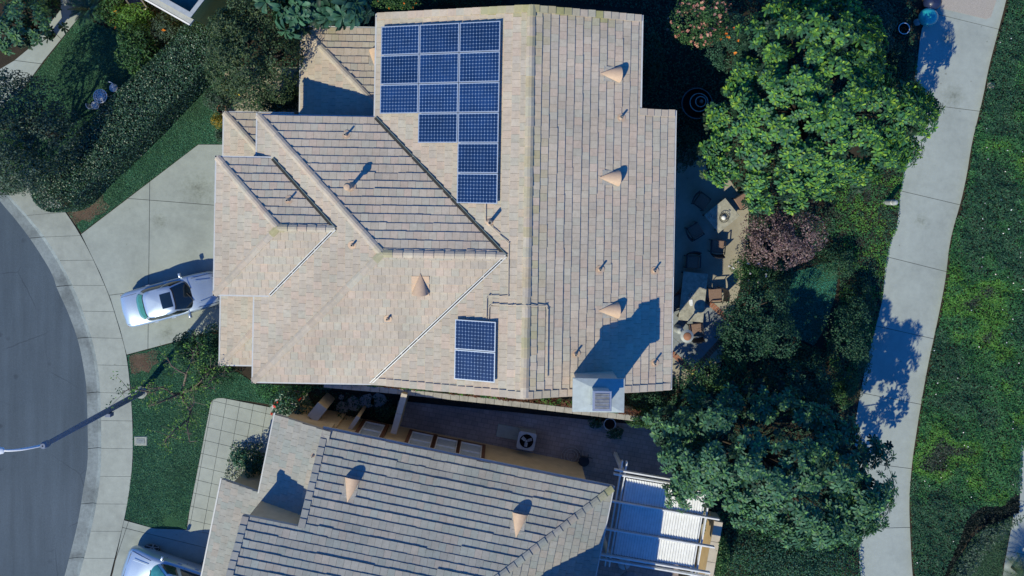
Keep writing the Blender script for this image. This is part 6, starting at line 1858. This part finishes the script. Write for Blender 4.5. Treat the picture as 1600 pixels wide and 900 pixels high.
for k in range(18):
    a = 2 * math.pi * k * .382; l = rng.uniform(.45, .62); e = .25 + .9 * k / 18
    V = []; T = []
    for f, wv_ in ((0, .05), (.35, .075), (.75, .05), (1, .004)):
        r = l * f; h = r * math.sin(e) + .03
        for s_ in (-1, -.35, .35, 1):
            V.append((r * math.cos(e) * math.cos(a) - s_ * wv_ * math.sin(a), r * math.cos(e) * math.sin(a) + s_ * wv_ * math.cos(a), h + abs(s_) * .02))
    mb = MB()
    for i in range(3):
        for j in range(3):
            mb.add([V[i * 4 + j], V[i * 4 + j + 1], V[i * 4 + 5 + j], V[i * 4 + 4 + j]], [(0, 1, 2, 3)], 0, (.03, .16, .13) if j == 1 else (.38, .50, .44))
    mb.build('leaf', M['leaf_gloss'], t, tint=True)

# the clipped hedge
ha, hb = P2(80, 299, 2.0), P2(324, 54, 2.0)
dv_ = np.array(hb) - np.array(ha); HL = np.linalg.norm(dv_); hz = math.atan2(dv_[1], dv_[0]); hc = (np.array(ha) + np.array(hb)) / 2
t = thing('hedge', 'long clipped grey green hedge running diagonally between the shaded lawn and the sunny lawn', 'hedge', (hc[0], hc[1], 0), hz)
n = 64000; HW, HH = 1.08, 2.05
x = rng.uniform(-HL / 2 - .9, HL / 2 + .5, n)
hw_ = HW * (1 + .12 * (vnoise(x, x * 0 + 3, .9, 3) - .5)) * np.clip(np.sqrt(np.maximum(0, 1 - np.maximum(0, (np.abs(x + .2) - HL / 2 + .4) / 1.15) ** 2)), .02, 1)
s_ = rng.uniform(-1, 1, n) * (HW + HH)
side_ = np.abs(s_) > HW
y = np.where(side_, np.sign(s_) * hw_, s_ / HW * hw_); z = np.where(side_, HH - (np.abs(s_) - HW), HH)
z = z + (vnoise(x, y + 50, .5, 8) - .5) * .18 - np.where(side_, 0, .10 * (np.abs(y) / np.maximum(hw_, .05)) ** 4)
dep = np.abs(rng.normal(0, .09, n)); y = np.where(side_, y - np.sign(s_) * dep, y); z = np.where(side_, z, z - dep)
Nn = np.stack([x * 0, np.where(side_, np.sign(s_) * 1.0, 0), np.where(side_, .25, 1.0)], axis=1)
V, F, col = leaf_cloud(np.stack([x, y, np.maximum(z, .03)], axis=1), Nn, .095, .058, G_HEDGE, .75)
ob = obj_np('foliage', V, F, M['leaf_gloss'], t, col); ob['kind'] = 'stuff'
mb = MB()
for xx in np.arange(-HL / 2, HL / 2, .6): mb.tube([(xx, 0, -.05), (xx + .1, .1, .7), (xx, -.1, 1.3)], [.04, .03, .015], 6)
mb.build('stem', M['bark_dark'], t)
core = MB().box((-.1, 0, .85), (HL - .3, HW * 1.4, 1.65), bev=.2).build('dark_core', M['near_black'], t)  # solid black core added so the hedge sides read as shaded

# lawns and ground cover
def lawn_blades(poly_px, dens, pal, ln=.07, wd=.022, z=-.012, bare=None, name='lawn_grass'):
    poly = PX(poly_px); n = int(abs(area(poly)) * dens)
    x, y = rand_in(poly, n); n = len(x)
    keep = rng.random(n) < np.clip(.45 + 1.1 * vnoise(x, y, .35, 11) + .3 * (vnoise(x, y, 1.6, 12) - .5), .25, 1)
    if bare is not None:
        for bpx, bpy_, br in bare:
            c = P2(bpx, bpy_); dd = np.hypot(x - c[0], y - c[1]) / (br * H_CAM / FPX)
            keep &= rng.random(n) < np.clip(dd * 1.3 - .55 + .6 * (vnoise(x, y, .3, 4) - .5), .05, 1)
    x, y = x[keep], y[keep]; n = len(x)
    a = rng.uniform(0, 2 * math.pi, n); l = ln * rng.uniform(.6, 1.35, n); lean = rng.uniform(.35, .95, n)
    dx, dy = np.cos(a), np.sin(a)
    V = np.empty((n, 3, 3), np.float32)
    V[:, 0] = np.stack([x - dy * wd / 2, y + dx * wd / 2, np.full(n, z)], 1); V[:, 1] = np.stack([x + dy * wd / 2, y - dx * wd / 2, np.full(n, z)], 1)
    V[:, 2] = np.stack([x + dx * l * lean, y + dy * l * lean, z + l * np.sqrt(1 - lean ** 2 * .9)], 1)
    col = mixcol(pal, n, .2) * (.8 + .4 * vnoise(x, y, .8, 13))[:, None]
    yl = vnoise(x, y, 2.2, 14)[:, None] ** 3
    col = col * (1 - yl * .35) + np.array((.10, .115, .05)) * yl * .35
    ob = obj_np(name, V.reshape(-1, 3), np.arange(n * 3).reshape(-1, 3), M['blade'], None, np.repeat(col, 3, axis=0)); ob['kind'] = 'stuff'
    return ob
GR = [(0.066, 0.212, 0.125, 4), (0.091, 0.265, 0.149, 3), (0.048, 0.153, 0.102, 2), (0.166, 0.299, 0.178, 0.8)]
lawn_blades(LAWN1, 1500, GR, bare=[(135, 328, 26)])
lawn_blades(LAWN2, 1500, GR, bare=[(222, 566, 22), (272, 822, 26)])
lawn_blades(LAWN3, 900, GR)
lawn_blades(LAWN4, 1100, [(.05, .30, .24, 1), (.04, .23, .18, 1)])
lawn_blades(LAWN5, 1300, [(.06, .12, .075, 3), (.085, .14, .08, 1), (.045, .09, .06, 2)])
def ground_cover(name, poly_px, dens, pals, hts=(.05, .32), leaf=(.085, .055), sc=1.5, seed=20, z0=0., flw=0.0, edge=None, sd=.2, inner=.35, ph=0.0):
    """leaves over low mounds; the plant kind changes in patches"""
    poly = PX(poly_px, ph); n = int(abs(area(poly)) * dens)
    x, y = rand_in(poly, n); n = len(x)
    hm_ = vnoise(x, y, .8, seed) * .5 + vnoise(x, y, .28, seed + 1) * .3 + vnoise(x, y, 2.6, seed + 2) * .35
    h = hts[0] + (hts[1] - hts[0]) * hm_
    gx = (vnoise(x + .05, y, .28, seed + 1) - vnoise(x - .05, y, .28, seed + 1)) * .3 + (vnoise(x + .05, y, .8, seed) - vnoise(x - .05, y, .8, seed)) * .5
    gy = (vnoise(x, y + .05, .28, seed + 1) - vnoise(x, y - .05, .28, seed + 1)) * .3 + (vnoise(x, y + .05, .8, seed) - vnoise(x, y - .05, .8, seed)) * .5
    Nn = np.stack([-gx * 10 * (hts[1] - hts[0]), -gy * 10 * (hts[1] - hts[0]), np.ones(n)], 1)
    z = z0 + h * np.where(rng.random(n) < inner, rng.uniform(.3, .9, n), 1)
    kind = vnoise(x, y, sc, seed + 5) * .65 + vnoise(x, y, sc * .3, seed + 6) * .35 + rng.normal(0, .04, n)
    th = np.cumsum([p[0] for p in pals]); th = th / th[-1]
    q = np.argsort(np.argsort(kind)) / n
    idx = np.searchsorted(th, q)
    V, F, col = leaf_cloud(np.stack([x, y, z], 1), Nn, leaf[0], leaf[1], pals[0][1], .38, sd=sd)
    col = col.reshape(n, 4, 3)
    for k, p in enumerate(pals):
        m = idx == k
        col[m] = mixcol(p[1], m.sum(), sd)[:, None, :]
    ob = obj_np(name, V, F, M['leaf'], None, col.reshape(-1, 3), ); ob['kind'] = 'stuff'
    if flw:
        i = rng.choice(n, int(n * flw), replace=False)
        V, F, col = leaf_cloud(np.stack([x[i], y[i], z[i] + .05], 1), Nn[i], .07, .06, FLW, .3)
        o2 = obj_np('white_blossoms', V, F, M['petal'], None, col); o2['kind'] = 'stuff'
    return ob
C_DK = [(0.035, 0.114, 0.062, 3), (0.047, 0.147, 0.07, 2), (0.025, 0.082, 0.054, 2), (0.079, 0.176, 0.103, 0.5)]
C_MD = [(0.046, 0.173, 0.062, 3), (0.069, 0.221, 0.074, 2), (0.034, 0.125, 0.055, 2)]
C_LM = [(.10, .27, .05, 3), (.13, .30, .05, 1.5), (.07, .21, .055, 2)]
C_BR = [(0.073, 0.086, 0.069, 2), (0.052, 0.079, 0.063, 2), (0.031, 0.086, 0.041, 2)]
right_bank = PATH_R[::-1]
RB = [(x - .5 + rng.uniform(-1.2, 1.2), y) for k, (x, y) in enumerate(spline(PATH_R, 90))] + [(1480, 985), (1466, 905), (1490, 850), (1512, 800), (1530, 789), (1560, 787), (1591, 766), (1594, 700), (1640, 660), (1660, 500), (1660, -80)]
ground_cover('ground_cover', RB, 760, [(.46, C_DK), (.34, C_MD), (.16, C_LM), (.02, C_BR)], (.04, .46), (.085, .055), 2.6, 20, -.02, .001)
LB = [(1432, 90), (1428, 207), (1412, 270), (1406, 307), (1402, 350), (1390, 382), (1382, 430), (1378, 462), (1355, 558), (1335, 612), (1300, 620), (1290, 540), (1310, 470), (1312, 400), (1285, 345), (1290, 280), (1380, 240), (1395, 120)]
ground_cover('verge_plants', LB, 420, [(.2, C_DK), (.38, C_LM), (.32, C_MD), (.1, C_BR)], (.04, .24), (.085, .055), 1.1, 33, -.02)
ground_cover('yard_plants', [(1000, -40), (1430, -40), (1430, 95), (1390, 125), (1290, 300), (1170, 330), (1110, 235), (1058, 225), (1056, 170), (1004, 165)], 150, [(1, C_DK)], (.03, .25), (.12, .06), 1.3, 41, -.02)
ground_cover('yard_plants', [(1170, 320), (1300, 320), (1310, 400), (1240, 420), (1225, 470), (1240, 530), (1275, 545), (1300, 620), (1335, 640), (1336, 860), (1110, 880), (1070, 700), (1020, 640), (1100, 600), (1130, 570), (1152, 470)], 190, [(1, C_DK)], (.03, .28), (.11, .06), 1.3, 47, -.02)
ground_cover('verge_plants', [(1110, 800), (1336, 740), (1344, 940), (1105, 940)], 260, [(.6, C_MD), (.4, G_BLUE)], (.1, .5), (.10, .055), 1.3, 51, -.02)
ground_cover('bed_plants', [(150, -40), (1000, -40), (1000, 15), (800, -5), (590, 20), (590, 42), (475, 42), (475, 140), (440, 172), (352, 172), (335, 100), (335, 40), (290, 70), (225, 115), (206, 60), (160, 40), (130, 20)], 120, [(1, C_DK)], (.03, .25), (.13, .06), 1.3, 57, -.02)
ground_cover('bed_plants', [(392, 600), (585, 600), (600, 606), (505, 604), (480, 612), (455, 640), (425, 634)], 330, [(.6, C_MD), (.4, C_LM)], (.05, .45), (.10, .055), 1.0, 61, -.02)
_b = MB().prism(PX([(478, 560), (900, 560), (900, 633), (800, 624), (622, 605), (506, 595), (478, 594)], 1.5), -.1, 1.5)
_b.build('raised_bed', M['soil'])['kind'] = 'structure'
RED = [(.16, .06, .035, 3), (.11, .05, .03, 2), (.19, .10, .05, 1)]
ground_cover('bed_plants', [(490, 586), (585, 592), (700, 604), (800, 613), (905, 628), (1000, 640), (1000, 649), (905, 637), (800, 626), (622, 607), (490, 596)], 800, [(.45, RED), (.2, C_LM), (.35, C_MD)], (1.55, 2.1), (.11, .05), .9, 65, -.02, inner=.1, ph=1.75)
ground_cover('bed_plants', [(1000, 590), (1100, 585), (1120, 600), (1070, 690), (1010, 660)], 260, [(1, C_DK)], (.05, .4), (.11, .06), 1.3, 69, -.02)
ground_cover('bed_plants', [(-20, 130), (40, 140), (-20, 180)], 200, [(1, C_DK)], (.03, .2), (.1, .05), 1.3, 71, -.02)
ground_cover('bed_plants', [(-40, 190), (40, 200), (80, 290), (60, 300), (10, 300), (-40, 250)], 240, [(1, G_GREY)], (.05, .5), (.11, .055), 1.3, 73, -.02)
ground_cover('bed_plants', [(362, 690), (412, 690), (406, 745), (350, 750)], 240, [(.6, C_DK), (.4, C_BR)], (.03, .2), (.09, .05), .8, 75, -.02)
ground_cover('court_plants', [(480, 606), (620, 622), (612, 640), (600, 650), (520, 650)], 130, [(1, C_DK)], (.02, .16), (.11, .05), .8, 77, .02)
# dark low hedge with big leaves along the small lawn at the lower right
ground_cover('border_plants', [(1466, 940), (1480, 900), (1508, 846), (1524, 818), (1550, 816), (1590, 798), (1588, 810), (1556, 834), (1532, 858), (1500, 910), (1490, 940)], 330, [(1, G_GREY)], (.25, .85), (.11, .07), .8, 81, -.02)

ground_cover('border_plants', [(1466, 940), (1468, 900), (1492, 846), (1510, 802), (1530, 788), (1562, 785), (1592, 764), (1590, 800), (1550, 818), (1524, 820), (1508, 848), (1480, 902), (1478, 940)], 900, [(1, [(.005, .014, .012, 2), (.008, .019, .016, 1)])], (.02, .14), (.13, .08), .8, 85, -.02)  # added near-black leaves, the dark of the shaded gap put into their colour
